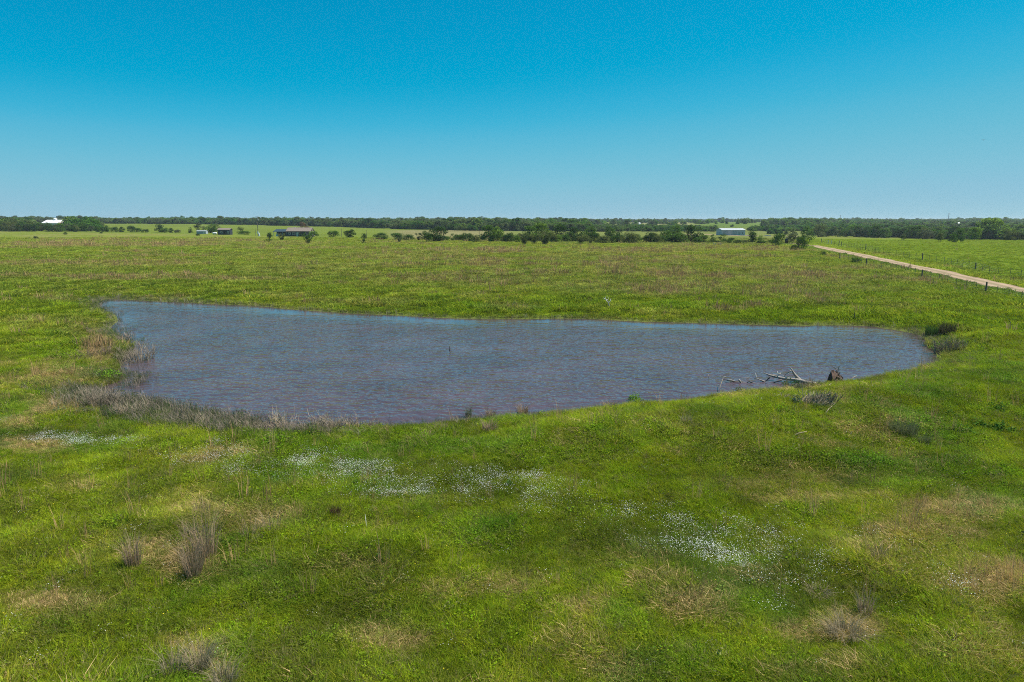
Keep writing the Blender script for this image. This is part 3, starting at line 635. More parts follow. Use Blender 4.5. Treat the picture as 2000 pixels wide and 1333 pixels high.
ORD = 'first second third fourth fifth sixth seventh eighth ninth tenth eleventh twelfth thirteenth fourteenth fifteenth sixteenth seventeenth eighteenth nineteenth twentieth'.split()
ORD += [('twenty-' + o) for o in ORD[:9]] + ['thirtieth'] + [('thirty-' + o) for o in ORD[:9]] + ['fortieth'] + [('forty-' + o) for o in ORD[:9]]
CW = {'dark': 'dark green', 'mid': 'mid green', 'olive': 'olive', 'grey': 'grey green', 'light': 'light green'}
G1 = 'trees and bushes along the far edge of the pasture'
ROW = [ # name, category, shape, colour, px, base py, height px, width px, label
 ('round_bush','bush','bush','mid',652,463.5,12,24,'round green bush right of the dark farmhouse and left of a thin pole'),
 ('round_bush','bush','round','dark',684,465,14,22,'dark green bush between the two thin poles right of the farmhouse'),
 ('small_bush','bush','bush','dark',711,467,9,12,'small dark bush at the foot of the second thin pole from the farmhouse'),
 ('dark_shrub','shrub','cone','dark',711,476,8,8,'tiny dark shrub alone in the pasture below the thin poles'),
 ('low_bush','bush','bush','dark',745,468,11,30,'low dark bush at the left end of the long hedge right of the farmhouse'),
 ('low_bush','bush','bush','mid',775,469,13,28,'green bush second from the left end of the long hedge'),
 ('low_bush','bush','bush','dark',798,470,11,24,'dark bush third from the left end of the long hedge'),
 ('pale_shrub','shrub','fan','grey',780,474,9,10,'thin grey green shrub standing in front of the long hedge'),
 ('thorn_bush','bush','fan','grey',818,471,13,14,'open grey green thorn bush left of the big dark tree'),
 ('big_dark_tree','tree','round','dark',858,472,24,36,'tallest dark tree of the hedge, right of centre of its left half, over reddish grass'),
 ('green_tree','tree','bush','mid',834,471,18,22,'lighter green bush leaning against the left side of the tall dark tree'),
 ('thin_shrub','shrub','loose','mid',884,472,13,10,'small thin shrub right of the tall dark tree'),
 ('dark_tree','tree','bush','dark',912,472.5,16,26,'dark bushy tree with olive bush at its right side, left of thin pole'),
 ('olive_bush','bush','bush','olive',930,473.5,12,22,'olive bush under the thin pole in the middle of the hedge'),
 ('green_tree','tree','round','mid',955,472,26,28,'green tree just right of the thin pole in the hedge'),
 ('green_tree','tree','round','light',972,472,24,24,'light green tree behind and right of the hedge pole tree'),
 ('dark_bush','bush','bush','dark',996,473,17,20,'dark round bush with a gap on its left side near the photo centre'),
 ('light_bush','bush','bush','light',1010,474,12,14,'small light green bush right of the dark round bush at the photo centre'),
 ('olive_shrub','shrub','fan','olive',1024,478,20,24,'left one of three fan shaped olive shrubs standing before the hedge'),
 ('olive_shrub','shrub','fan','olive',1043,478,18,20,'narrow middle one of three fan shaped olive shrubs before the hedge'),
 ('olive_shrub','shrub','fan','olive',1063,478,24,34,'widest right one of three fan shaped olive shrubs before the hedge'),
 ('green_tree','tree','round','mid',1034,471,24,26,'green tree behind the left fan shaped olive shrubs'),
 ('green_tree','tree','round','light',1058,470,28,34,'light green tree behind the widest olive shrub'),
 ('dark_tree','tree','round','dark',1095,471,27,34,'dark tree right behind the widest olive shrub'),
 ('dark_tree','tree','round','dark',1122,470.5,22,30,'very dark tree left of the round olive shrub with stems'),
 ('green_tree','tree','round','mid',1150,471,24,28,'mid green tree behind the round olive shrub'),
 ('olive_shrub','shrub','fan','olive',1135,477.5,17,24,'round olive shrub with bare stems, fourth of the olive shrubs from left'),
 ('olive_shrub','shrub','fan','olive',1153,477,11,13,'small olive shrub between two larger olive shrubs right of centre'),
 ('olive_shrub','shrub','bush','olive',1181,475.5,13,26,'wide low olive shrub in front of open light green field'),
 ('green_tree','tree','round','mid',1192,466,20,20,'green tree behind the wide low olive shrub'),
 ('dark_bush','bush','bush','dark',1208,473.5,17,19,'dark bush right of the wide low olive shrub'),
 ('olive_bush','bush','bush','olive',1232,475,17,36,'broad olive green bush with a yellow green gap to its right'),
 ('dark_bush','bush','bush','dark',1270,473.5,16,24,'dark bush right of the yellow green gap in the hedge'),
 ('olive_bush','bush','bush','olive',1283,475,14,20,'olive bush in front of the dark bush right of the gap'),
 ('green_tree','tree','bush','mid',1300,472,20,26,'green tree left of the broad bush before the largest dark tree'),
 ('broad_bush','bush','bush','mid',1325,475,18,44,'broad green bush in front of the largest dark tree left of the barn'),
 ('big_dark_tree','tree','round','dark',1350,473,27,38,'large dark brownish tree left of the long grey barn'),
 ('green_tree','tree','round','mid',1316,466,22,26,'taller green tree behind the broad bush left of the barn'),
 ('light_bush','bush','bush','light',1375,474,13,20,'light green bush right of the large dark tree'),
 ('thin_shrub','shrub','loose','mid',1391,475,14,14,'thin green shrub above the old grey posts'),
 ('green_shrub','shrub','loose','mid',1411,474,14,16,'green shrub in front of the left end of the grey barn'),
 ('green_shrub','shrub','bush','mid',1428,474,9,14,'low green shrub in front of the middle of the grey barn'),
 ('dark_tree','tree','round','dark',1469,475,21,18,'dark round tree alone right of the grey barn'),
 ('small_tree','tree','loose','light',1484,476,13,16,'small light tree with two thin stems beside the lone dark tree'),
 ('bushy_tree','tree','bush','mid',1521,481,24,24,'bushy green tree left of the black tank near road end'),
 ('grey_tree','tree','loose','grey',1545,476,24,26,'open grey green tree behind the black tank'),
 ('leaning_tree','tree','loose','mid',1577,474,26,24,'leaning tree with a forked trunk at the road end'),
 ('roadside_bush','bush','bush','mid',1563,488,24,26,'bright green bush at the left side of the road end'),
 ('roadside_shrub','shrub','bush','dark',1551,489,9,16,'small dark shrub at the foot of the bright roadside bush'),
 ('dark_shrub','shrub','bush','dark',1608,499.5,7,12,'small dark shrub left of the dirt road below its far end'),
 ('verge_shrub','shrub','bush','mid',1671,514,10,20,'dark green shrub on the near verge of the dirt road'),
 ('cedar_shrub','shrub','cone','dark',527,473,16,14,'dark upright cedar shrub in the pasture left of the farmhouse'),
 ('pale_shrub','shrub','fan','olive',550,470,12,16,'pale green shrub in front of the farmhouse lean to'),
 ('fan_shrub','shrub','fan','mid',601,477,18,22,'fan shaped green shrub in front of the farmhouse right end'),
 ('dark_bush','bush','bush','mid',612,463,10,18,'bush against the right gable of the farmhouse'),
 ('dark_bush','bush','bush','dark',588,462.5,8,9,'small bush under the farmhouse window'),
 ('green_bush','bush','bush','mid',477,458.5,7,24,'low green bush between the dark cabin and the utility pole'),
 ('pale_tree','tree','loose','olive',470,457,12,12,'pale thin tree left of the utility pole'),
 ('round_tree','tree','round','mid',412,455.5,15,22,'round dark green tree left of the small dark cabin'),
 ('pale_tree','tree','loose','olive',424,454,13,16,'pale yellowish tree behind the small dark cabin'),
 ('bare_tree','tree','loose','grey',390,455,16,18,'bare grey tree over the low grey shed'),
 ('cedar_shrub','shrub','cone','dark',372,455.5,10,9,'small dark shrub left of the bare grey tree'),
 ('low_shrub','shrub','bush','dark',386,461,4,8,'tiny dark shrub in the pasture below the low grey shed'),
 ('red_tree','tree','loose','rusty',593,455,19,22,'reddish bare tree behind the farmhouse roof'),
 ('dark_tree','tree','bush','dark',312,454,13,18,'dark tree in the left hedge, gap on its left'),
 ('dark_tree','tree','bush','mid',322,455,9,14,'lower tree right of the dark tree in the left hedge'),
 ('dark_tree','tree','bush','dark',334,455,8,10,'dark small tree near the right end of the left hedge'),
 ('small_tree','tree','bush','grey',347,455.5,6,12,'small grey green bush at the right end of the left hedge'),
 ('dark_tree','tree','bush','dark',257,454,12,16,'dark tree with a pale shed at its right in the left hedge'),
 ('hedge_tree','tree','bush','mid',270,454,8,14,'low tree right of the dark tree with pale shed in left hedge'),
 ('hedge_tree','tree','bush','dark',285,454.5,6,14,'very low dark bush in the middle of the left hedge'),
 ('hedge_tree','tree','bush','mid',202,453.5,11,14,'first hedge tree right of the dark wood on the left'),
 ('hedge_tree','tree','round','mid',211,453.5,11,12,'second hedge tree right of the dark wood on the left'),
 ('hedge_tree','tree','bush','dark',225,454,10,14,'third hedge tree right of the dark wood on the left'),
 ('hedge_tree','tree','bush','dark',238,454,9,12,'fourth hedge tree right of the dark wood on the left'),
 ('pasture_shrub','shrub','bush','grey',71,467,5,8,'small grey shrub alone in the far left pasture'),
 ('pasture_shrub','shrub','bush','dark',128,458.5,4,8,'tiny dark shrub in the pasture below the white roofed barn'),
 ('pasture_shrub','shrub','bush','dark',198,456.5,3,6,'tiny dark shrub just below the left hedge'),
 ('paddock_tree','tree','loose','olive',1765,470,11,12,'small open tree at the far edge of the paddock beyond the road'),
 ('paddock_tree','tree','round','olive',1836,473,15,14,'round olive tree left of a pair at the paddock far edge'),
 ('paddock_tree','tree','round','mid',1861,474,14,14,'middle round tree of the group at the paddock far edge'),
 ('paddock_tree','tree','loose','mid',1878,474,12,10,'small dark stemmed tree right of the group at the paddock edge'),
 ('big_light_tree','tree','round','light',1938,468,34,56,'large yellow green tree towering over the wood at the right'),
]
UB = [838, 852, 871, 895, 902, 921, 944, 962, 981, 988, 1003, 1014, 1030, 1049, 1072, 1081, 1088, 1106, 1113, 1131, 1141, 1162, 1171, 1200, 1219, 1226, 1243, 1262, 1277, 1291, 1308, 1318, 1336, 1346, 1362, 1383, 1399, 1420, 1441, 1452, 1490, 1508]
for i_, u_ in enumerate(UB):
    ck_ = rnd.choice(['dark', 'mid', 'mid', 'olive', 'light']); hh_ = (rnd.uniform(8, 13) if u_ < 995 else rnd.uniform(10, 17)) if u_ < 1370 else rnd.uniform(4, 7)
    ROW.append(('hedge_bush', 'bush', 'bush', ck_, u_, np.interp(u_, [830, 1100, 1500], [470.5, 473, 476.5]) + rnd.uniform(-1.5, .5), hh_, rnd.uniform(17, 26), 'low %s filler bush in the hedge, %s one right of the big dark tree' % ({'dark': 'dark green', 'mid': 'mid green', 'olive': 'olive', 'light': 'light green'}[ck_], ORD[i_])))
for r_ in ROW: place_tree(*r_, group=G1 if r_[4] < 1500 else None)
LP = sorted(2 + k * 5.6 + rnd.uniform(-3, 3) for k in range(34))
# left dark wood in front of the white roofed barn: individually visible crowns
for k in range(34):
    px = LP[k]; h = rnd.uniform(13, 21) - (4 if px > 170 else 0); 
    h *= .82
    if 66 < px < 128: h = min(h, rnd.uniform(13, 15))
    kd, ck = rnd.choice([('round','dark'),('bush','dark'),('loose','grey'),('round','mid'),('bush','olive')])
    place_tree('woodland_tree', 'tree', kd, ck, px, 451.6 + rnd.uniform(-1.2, .8) + px * .008, h, h * rnd.uniform(.9, 1.25), '%s tree, %s from the left edge in the small wood below the white barn' % (CW[ck], ORD[k]), 'trees of the small wood at far left')
# front rank of the wood on the right
k = 0; px = 1600
while px < 2010:
    base = np.interp(px, [1600, 1750, 1850, 2000], [463, 465.5, 469, 470.3])
    h = rnd.uniform(12, 22); kd, ck = rnd.choice([('round','mid'),('round','dark'),('bush','mid'),('loose','grey'),('bush','olive'),('round','light')])
    if not (1905 < px < 1960): k += 1; place_tree('woodland_tree', 'tree', kd, ck, px, base + rnd.uniform(-1.2, .2), h, h * rnd.uniform(1, 1.5), '%s tree, %s from left along the front of the wood behind the paddock' % (CW[ck], ORD[k - 1]), 'trees fronting the right hand wood')
    px += rnd.uniform(7, 12)

def wood():
    """the distant woods as one mass"""
    P = [[], []]
    n = 90000; y = np.exp(rng.uniform(math.log(290), math.log(3200), n)); a = rng.uniform(-.85, .85, n); x = a * y
    z = terrain(x, y, np.full(n, 60.)); px, py = to_px(x, y, z)
    top = np.interp(px, [0, 180, 400, 600, 760, 900, 1050, 1150], [437, 437, 438.5, 442.5, 447.5, 451, 452, 452])
    left = ~((px > 62) & (px < 134) & (y < 600)) & (py < top - .2 + (fbm(x, y, 60, 7, 2) - .5) * 1.5) & (px < 1150)
    mid = (px >= 1150) & (px < 1560) & (((py < 434.5) | ((py > 443.5) & (py < 452.5 + (fbm(x, y, 30, 8, 2) - .5) * 4))) )
    mid &= ~((px > 1400) & (px < 1465) & (py > 446)); mid &= ~((px > 1340) & (px < 1530) & (py > 434) & (py < 446.5))
    mid |= (px >= 1100) & (px < 1560) & (py < 446) & (py > 434) & (rng.uniform(0, 1, n) < .03)
    edge = np.interp(px, [1560, 1600, 1750, 1850, 2000], [458, 462.5, 464.5, 468, 469.5])
    right = (px >= 1500) & (py < edge - .5) & (y > 290)
    clear = fbm(x * 1, y * .5, 60, 17, 2) > .60; right &= ~(clear & (y < 1300))
    right &= ~((np.abs(px - 1790) < 22) & (np.abs(py - 450) < 3.5))
    lf = (px < 190) & (py > 437) & (py < 451) & ~((px > 62) & (px < 134))
    k = (left | mid | right | lf) & (px > -250) & (px < 2250); x, y, z, px, py = [q[k] for q in (x, y, z, px, py)]; n = len(x)
    keep = rng.uniform(0, 1, n) < .75; x, y, z, px, py = [q[keep] for q in (x, y, z, px, py)]; n = len(x)
    WP = []
    for i, kd in enumerate(('round', 'round', 'bush', 'loose', 'bush')):
        cr, _ = tree_meshes(kd, 500 + i, M_WOOD, .075); WP.append((kd + '_tree', cr))
    h = rng.uniform(4.6, 7.6, n) * (1 + .06 * (px < 1100) + .15 * ss(900, 1600, y)) * (.7 + .6 * fbm(x, y, 120, 27, 2))
    h = h * np.where(rng.uniform(0, 1, n) < .06, 1.35, 1) * (.82 + .36 * fbm(x, y, 60, 47, 2))
    h = np.where((px > 1150) & (px < 1560) & (py > 443), rng.uniform(2.2, 4.6, n), h)
    h = np.where(px > 1560, h * (.78 + .3 * ss(400, 1100, y)), h)
    s = h * rng.uniform(.95, 1.5, n)
    pal = np.array([(.065, .130, .026), (.085, .160, .026), (.125, .165, .040), (.110, .130, .060), (.155, .230, .032), (.045, .085, .026)])
    ci = (fbm(x, y * .6, 45, 37, 2) * 9 - 1.5 + rng.uniform(-1.2, 1.2, n)).astype(int) % 6; ci = np.where((px < 1150) & (ci == 4), 3, ci)
    tint = pal[ci] * np.array([1.0, 1.16, .85]) * rng.uniform(.8, 1.25, n)[:, None]
    scatter('distant_woods', WP, np.stack([x, y, z - .3], 1), rng.integers(0, 5, n), np.stack([np.zeros(n), np.zeros(n), rng.uniform(0, 6.28, n)], 1), np.stack([s, s, h], 1), tint, 'dense distant woods along the horizon')
wood()

# ------------------------------------------------------------------ buildings and poles
NAVY = solid('navy_siding', (.022, .026, .038), .25, 1.5, .6); BROOF = solid('brown_shingles', (.20, .155, .125), .2, 2, .8); DROOF = solid('dark_metal_roof', (.035, .05, .06), .2, 1, .5)
WHITE = solid('white_paint', (.78, .78, .76), .04, 2, .6); GLASS = solid('window_glass', (.04, .06, .08), .1, 1, .12); GREY = solid('grey_metal_siding', (.42, .42, .45), .12, .6, .5)
PALER = solid('pale_metal_roof', (.52, .52, .50), .08, .6, .4); ORNG = solid('orange_paint', (.62, .17, .06), .1, 1, .7); WOODP = solid('post_wood', (.14, .11, .085), .3, 6, .9); STEEL = solid('steel_post_paint', (.06, .075, .06), .3, 6, .6)
GALV = solid('galvanised_wire', (.45, .45, .45), .1, 9, .4); BLACK = solid('black_plastic', (.015, .016, .018), .2, 3, .5); PALEW = solid('pale_post', (.55, .53, .48), .15, 6, .8)
SHED = solid('grey_shed_tin', (.30, .33, .35), .2, 2, .6)

def gable(px, py, wpx, depth, wall_h, rise, wallm, roofm, name, label, cat='building', over=.4, rz=0):
    p = at(px, py); W = wpx / F * p.y; D = depth; e = empty(name, p - Vector((0, 0, .15)), rz); tag(e, label, cat)
    b = MB(); x0, x1 = -W / 2, W / 2; y0, y1 = 0, D; h = wall_h + .15
    b.add([(x0,y0,0),(x1,y0,0),(x1,y1,0),(x0,y1,0),(x0,y0,h),(x1,y0,h),(x1,y1,h),(x0,y1,h),(x0,D/2,h+rise),(x1,D/2,h+rise)],
          [(0,1,5,4),(1,2,6,9,5),(2,3,7,6),(3,0,4,8,7),(4,5,9,8),(7,8,9,6)]); b.build('wall', wallm, e)
    r = MB(); s = rise / (D / 2); t = .12
    for sg in (0, 1):
        ya, yb = (y0 - over, D / 2) if sg == 0 else (y1 + over, D / 2); za, zb = h - s * over + .02, h + rise + .02
        v = [(x, yy, zz + tt) for x in (x0 - over, x1 + over) for (yy, zz) in ((ya, za), (yb, zb)) for tt in (0, t)]
        r.add(v, [(0,1,3,2),(4,6,7,5),(0,4,5,1),(2,3,7,6),(0,2,6,4),(1,5,7,3)])
    r.build('roof', roofm, e); return e, W, D, h
def window(e, x, z, w_, h_, y=-.04):
    f = MB(); t = .09
    f.box(x - w_/2 - t, x + w_/2 + t, y - .05, y + .03, z - t, z); f.box(x - w_/2 - t, x + w_/2 + t, y - .05, y + .03, z + h_, z + h_ + t)
    f.box(x - w_/2 - t, x - w_/2, y - .05, y + .03, z + .001, z + h_ - .001); f.box(x + w_/2, x + w_/2 + t, y - .05, y + .03, z + .001, z + h_ - .001)
    o = MB().box(x - w_/2, x + w_/2, y - .01, y + .02, z, z + h_).build('window', GLASS, e); f.build('frame', WHITE, o)
def door(e, x, w_, h_, mat=WHITE, y=-.04):
    o = MB().box(x - w_/2, x + w_/2, y - .03, y + .02, .15, .15 + h_).build('door', mat, e); MB().box(x + w_/2 - .2, x + w_/2 - .12, y - .1, y - .035, 1.1, 1.2).build('handle', GALV, o)

# farmhouse
e, W, D, h = gable(579, 462.3, 36, 7, 2.75, 1.6, NAVY, BROOF, 'farmhouse', 'dark navy farmhouse with brown roof and covered porch end', 'house', .5)
window(e, -1.2, 1.1, 1.2, 1.2); window(e, 2.0, 1.1, 1.3, 1.2); window(e, -3.4, 1.2, .8, 1.0); door(e, .5, .95, 2.05, PALEW)
pr = MB(); v0 = W / 2 + .5; s_ = 1.6 / 3.5
for sg in (0, 1):
    ya, yb = (-.5, 3.5) if sg == 0 else (7.5, 3.5); za, zb = h - s_ * .5, h + 1.6
    v = [(x, yy, zz + tt) for x in (v0 + .01, v0 + 2.2) for (yy, zz) in ((ya, za), (yb, zb)) for tt in (.01, .13)]
    pr.add(v, [(0,1,3,2),(4,6,7,5),(0,4,5,1),(2,3,7,6),(0,2,6,4),(1,5,7,3)])
pr.build('porch_roof', BROOF, e)
for yy in (-.2, 3.3, 7.1): MB().box(v0 + 1.9, v0 + 2.05, yy, yy + .15, 0, h - .2 + (1.3 if yy == 3.3 else 0)).build('porch_post', WHITE, e)
MB().box(v0 - .6, v0 + 2.2, -.4, 7.3, .05, .35).build('porch_deck', PALEW, e)
MB().box(-2.4, -1.9, 4.6, 5.1, h + .7, h + 2.0).build('vent_stack', GALV, e)
# lean-to carport
p = at(547, 462.0); e = empty('carport', p); tag(e, 'open carport with low dark roof left of the navy farmhouse', 'carport'); WW = 27 / F * p.y
v = [(x, yy, zz + tt) for x in (-WW/2, WW/2) for (yy, zz) in ((-.3, 2.3), (5.5, 3.5)) for tt in (0, .12)]
MB().add(v, [(0,1,3,2),(4,6,7,5),(0,4,5,1),(2,3,7,6),(0,2,6,4),(1,5,7,3)]).build('roof', DROOF, e)
for xx in (-WW/2 + .2, -WW/6, WW/6, WW/2 - .3):
    for yy, hh in ((0, 2.34), (5, 3.36)): MB().box(xx, xx + .14, yy, yy + .14, -.1, hh).build('post', PALEW, e)
MB().box(-WW/2 + .1, WW/2 - .1, 5.2, 5.3, -.1, 3.3).build('back_wall', NAVY, e)
for nm, x_, wd, hh, mt, lb in (('storage_box', -1.8, 1.6, .9, WHITE, 'white storage box standing under the open carport'), ('stacked_crate', 1.0, 1.2, 1.2, SHED, 'grey crate standing under the open carport')):
    q = p + Vector((x_, 1.5, 0)); o = MB().box(-wd/2, wd/2, 0, 1, 0, hh).box(-wd/2 - .04, wd/2 + .04, -.04, 1.04, hh + .001, hh + .08).build(nm, mt, None, loc=(q.x, q.y, tz(q.x, q.y))); tag(o, lb, 'box')
# cabin
e, W, D, h = gable(437, 459.0, 23, 4.2, 2.75, .75, NAVY, BROOF, 'cabin', 'small black cabin with low pitched roof left of the utility pole', 'cabin', .25)
window(e, -W * .17, 1.1, .8, .9); window(e, W * .38, 1.0, .6, 1.1); door(e, W * .12, .9, 2.0, BLACK)
# propane tank beside cabin
p = at(419.5, 458.6); e = empty('propane_tank', p); tag(e, 'white propane tank lying left of the small black cabin', 'tank')
MB().tube([(-1.2,0,.75),(-1.1,0,.75),(-.95,0,.75),(.95,0,.75),(1.1,0,.75),(1.2,0,.75)], [.2,.42,.52,.52,.42,.2], 14).build('vessel', WHITE, e, True)
for x_ in (-.6, .6): MB().box(x_ - .08, x_ + .08, -.3, .3, -.05, .28).build('leg', GALV, e)
MB().tube([(0,0,1.25),(0,0,1.45)], [.12,.1], 8).build('valve_cover', GALV, e)
# low grey shed
e, W, D, h = gable(393, 457.2, 18, 3, 1.5, .4, SHED, SHED, 'low_shed', 'low grey tin shed under the bare grey tree', 'shed', .15); door(e, W * .3, .8, 1.4, PALEW)
# grey metal barn
e, W, D, h = gable(1432.5, 460.2, 45, 12, 3.3, .9, GREY, PALER, 'metal_barn', 'long low grey metal barn with pale roof at the driveway', 'barn', .25)
for x_ in (-W * .33, W * .02): 
    o = MB().box(x_ - 1.5, x_ + 1.5, -.07, -.01, .15, 2.9).build('roller_door', SHED, e)
    for j in range(4): MB().box(x_ - 1.45, x_ + 1.45, -.10, -.071, .3 + j * .65, .34 + j * .65).build('door_rib', GREY, o)
door(e, W * .25, .95, 2.05, SHED); window(e, W * .38, 1.2, 1.0, .9)
for j in range(15): MB().box(-W/2 + (j + .5) * W / 15 - .04, -W/2 + (j + .5) * W / 15 + .04, -.03, -.002, 3.0, h - .01).build('wall_rib', GREY, e)
MB().box(-W/2 + .1, W/2 - .1, D/2 - .2, D/2 + .2, h + .98, h + 1.15).build('ridge_cap', PALER, e)
# white roofed barn at far left
def far_barn(px, y, wpx, vtop, wall_h, rise, D, nm, lb, cat, wm, rm):
    q = on_ray(px, vtop, y); W = wpx / F * y; e = empty(nm, (q.x, y, tz(q.x, y))); tag(e, lb, cat); top = q.z - e.location.z; h = top - rise
    MB().add([(-W/2,0,-1),(W/2,0,-1),(W/2,D,-1),(-W/2,D,-1),(-W/2,0,h),(W/2,0,h),(W/2,D,h),(-W/2,D,h),(-W/2,D/2,h+rise-.1),(W/2,D/2,h+rise-.1)],
             [(0,1,5,4),(1,2,6,9,5),(2,3,7,6),(3,0,4,8,7)]).build('wall', wm, e)
    r = MB()
    for ya in (-.4, D + .4):
        v = [(x, yy, zz + tt) for x in (-W/2 - .3, W/2 + .3) for (yy, zz) in ((ya, h - .1), (D / 2, h + rise)) for tt in (0, .12)]
        r.add(v, [(0,1,3,2),(4,6,7,5),(0,4,5,1),(2,3,7,6),(0,2,6,4),(1,5,7,3)])
    r.build('roof', rm, e); return e, W, h
e, W, h = far_barn(97, 560, 32, 430.2, 4, 2.4, 14, 'white_barn', 'white roofed barn with orange right end behind the left wood', 'barn', WHITE, WHITE)
MB().box(W/2 + .001, W/2 + 1.6, -.1, 12, -1, h + .2).build('end_bay', ORNG, e)
cu = MB().box(-.9, .9, 6.0, 8.0, h + 2.0, h + 3.3).build('cupola', WHITE, e); MB().add([(-1.1,5.8,h+3.301),(1.1,5.8,h+3.301),(1.1,8.2,h+3.301),(-1.1,8.2,h+3.301),(0,7,h+4.0)],[(0,1,4),(1,2,4),(2,3,4),(3,0,4),(3,2,1,0)]).build('cupola_roof', WHITE, cu)
e, W, h = far_barn(1245, 960, 12, 435.0, 4, 1.6, 8, 'far_house', 'tiny pale house among trees on the skyline right of centre', 'house', WHITE, PALER); window(e, -2, h - 2, 1, 1); window(e, 2, h - 2, 1, 1); door(e, 0, 1, 2.1, NAVY)
e, W, h = far_barn(1873, 900, 9, 434.8, 4, 1.6, 8, 'far_house', 'tiny white roofed house in the wood right of the steel pylon', 'house', WHITE, WHITE); window(e, -1.5, h - 2, 1, 1); door(e, .8, 1, 2.1, NAVY)
e, W, h = far_barn(849, 700, 6, 436.3, 4, 1.2, 6, 'far_house', 'tiny pale house in the woods left of the photo centre', 'house', PALER, PALER); window(e, 0, h - 1.8, .9, .9)

def pole(px, py, vtop, label, name='utility_pole', arms=1, r=.15, mat=WOODP, cat='pole'):
    p = at(px, py); top = on_ray(px, vtop, p.y).z - p.z; e = empty(name, p); tag(e, label, cat)
    MB().tube([(0,0,-.3),(0,0,top*.5),(0,0,top)], [r, r*.85, r*.65], 8).build('shaft', mat, e)
    for k in range(arms):
        zz = top - .5 - k * 1.0; MB().box(-1.1, 1.1, -.2, -.08, zz, zz + .14).build('crossarm', mat, e)
        for x_ in (-.95, 0, .95): MB().tube([(x_, -.14, zz + .141), (x_, -.14, zz + .3)], [.05, .04], 6).build('insulator', PALEW, e)
    return e, top
e, top = pole(504.5, 461.5, 422.5, 'tall wooden utility pole between the small cabin and the farmhouse', r=.2)
MB().tube([(.35, -.1, top - 2.2), (.35, -.1, top - 1.3)], [.24, .24], 10).build('transformer', GALV, e)
MB().box(-.35, .3, -.45, -.22, 1.2, 2.4).build('meter_box', WHITE, e)
pole(499.5, 461, 446.5, 'short pole just left of the tall utility pole', arms=0, r=.09)
pole(667.5, 464, 447, 'thin pole right of the round bush beside the farmhouse', arms=0, r=.11)
pole(716, 467, 450, 'thin pole at the left end of the long hedge', arms=0, r=.1)
pole(937, 473, 452, 'thin pole standing in the middle of the hedge', arms=0, r=.09)
p = at(506.5, 461.8); o = MB().add([(-.35,-.3,0),(.35,-.3,0),(.35,.3,0),(-.35,.3,0),(-.16,-.14,1.7),(.16,-.14,1.7),(.16,.14,1.7),(-.16,.14,1.7)],[(0,1,5,4),(1,2,6,5),(2,3,7,6),(3,0,4,7),(4,5,6,7),(3,2,1,0)]).build('well_cover', WHITE, None, loc=p); tag(o, 'white tapered well cover at the foot of the tall utility pole', 'well cover')
def pylon(px, y, vtop, nm, lb, arms, lean=0):
    q = on_ray(px, vtop, y); z0 = tz(q.x, y); top = q.z - z0; e = empty(nm, (q.x, y, z0)); e.rotation_euler = (0, lean, 0); tag(e, lb, 'pylon')
    MB().tube([(0,0,-.5),(0,0,top*.5),(0,0,top)], [.5,.42,.26], 8).build('shaft', GALV_D, e)
    for k in range(arms): MB().tube([(-2.4,0,top-1.5-k*2.4),(0,0,top-1.2-k*2.4),(2.4,0,top-1.5-k*2.4)], [.1,.18,.1], 6).build('crossarm', GALV_D, e)
GALV_D = solid('weathered_steel', (.10, .12, .14), .1, 1, .6)
pylon(1853.5, 1250, 416, 'steel_pylon', 'tall steel power pylon rising above the right hand wood', 3, R(.6))
pylon(1642, 1500, 420, 'steel_pylon', 'slim distant mast on the skyline left of the tall steel pylon', 1)
pylon(1473, 1500, 426, 'steel_pylon', 'tiny distant mast on the skyline above the grey barn', 1)
# black tank and old posts
p = at(1536, 476); e = empty('stock_tank', p); tag(e, 'black upright tank between two trees at the road end', 'tank')
k_ = p.y / F; MB().tube([(0,0,0),(0,0,8*k_),(0,0,9.4*k_),(0,0,10*k_)], [3.1*k_,3.1*k_,2.4*k_,.8*k_], 16).build('vessel', BLACK, e, True); MB().tube([(0,0,10*k_-.02),(0,0,10.8*k_)], [.6*k_,.6*k_], 10).build('lid', BLACK, e)
for k, (px, py, hp, lb) in enumerate([(1394,479,5,'old grey post, leftmost of the stubby row below the grey barn'),(1397,479.6,4.5,'old grey post, second from left of the stubby row below the barn'),(1404,479.2,5.5,'old grey post, third from left of the stubby row below the barn'),(1407.5,479.5,5,'old grey post, rightmost of the stubby row below the barn')]):
    p = at(px, py); hh = hp / F * p.y; o = MB().tube([(0,0,-.1),(.02,0,hh*.5),(rnd.uniform(-.08,.08),0,hh)], [.13,.12,.1], 8).build('old_post', DEADW, None, loc=p); tag(o, lb, 'post', 'old posts below the barn')
# lone trailer-like pale things on the driveway
for k, (px, py, wpx, hpx, lb) in enumerate([(1500,461.3,12,2.2,'low pale stack on the driveway right of the grey barn'),(1462,461,14,1.8,'low pale stack just right of the grey barn wall')]):
    p = at(px, py); w_, h_ = wpx / F * p.y, hpx / F * p.y; b = MB()
    for j in range(5): b.box(-w_/2 + j*w_/5, -w_/2 + (j+.8)*w_/5, 0, 1, 0, h_ * (.6 + .4 * ((j * 7) % 3) / 2))
    tag(b.build('pallet_stack', PALEW, None, loc=p), lb, 'stack')

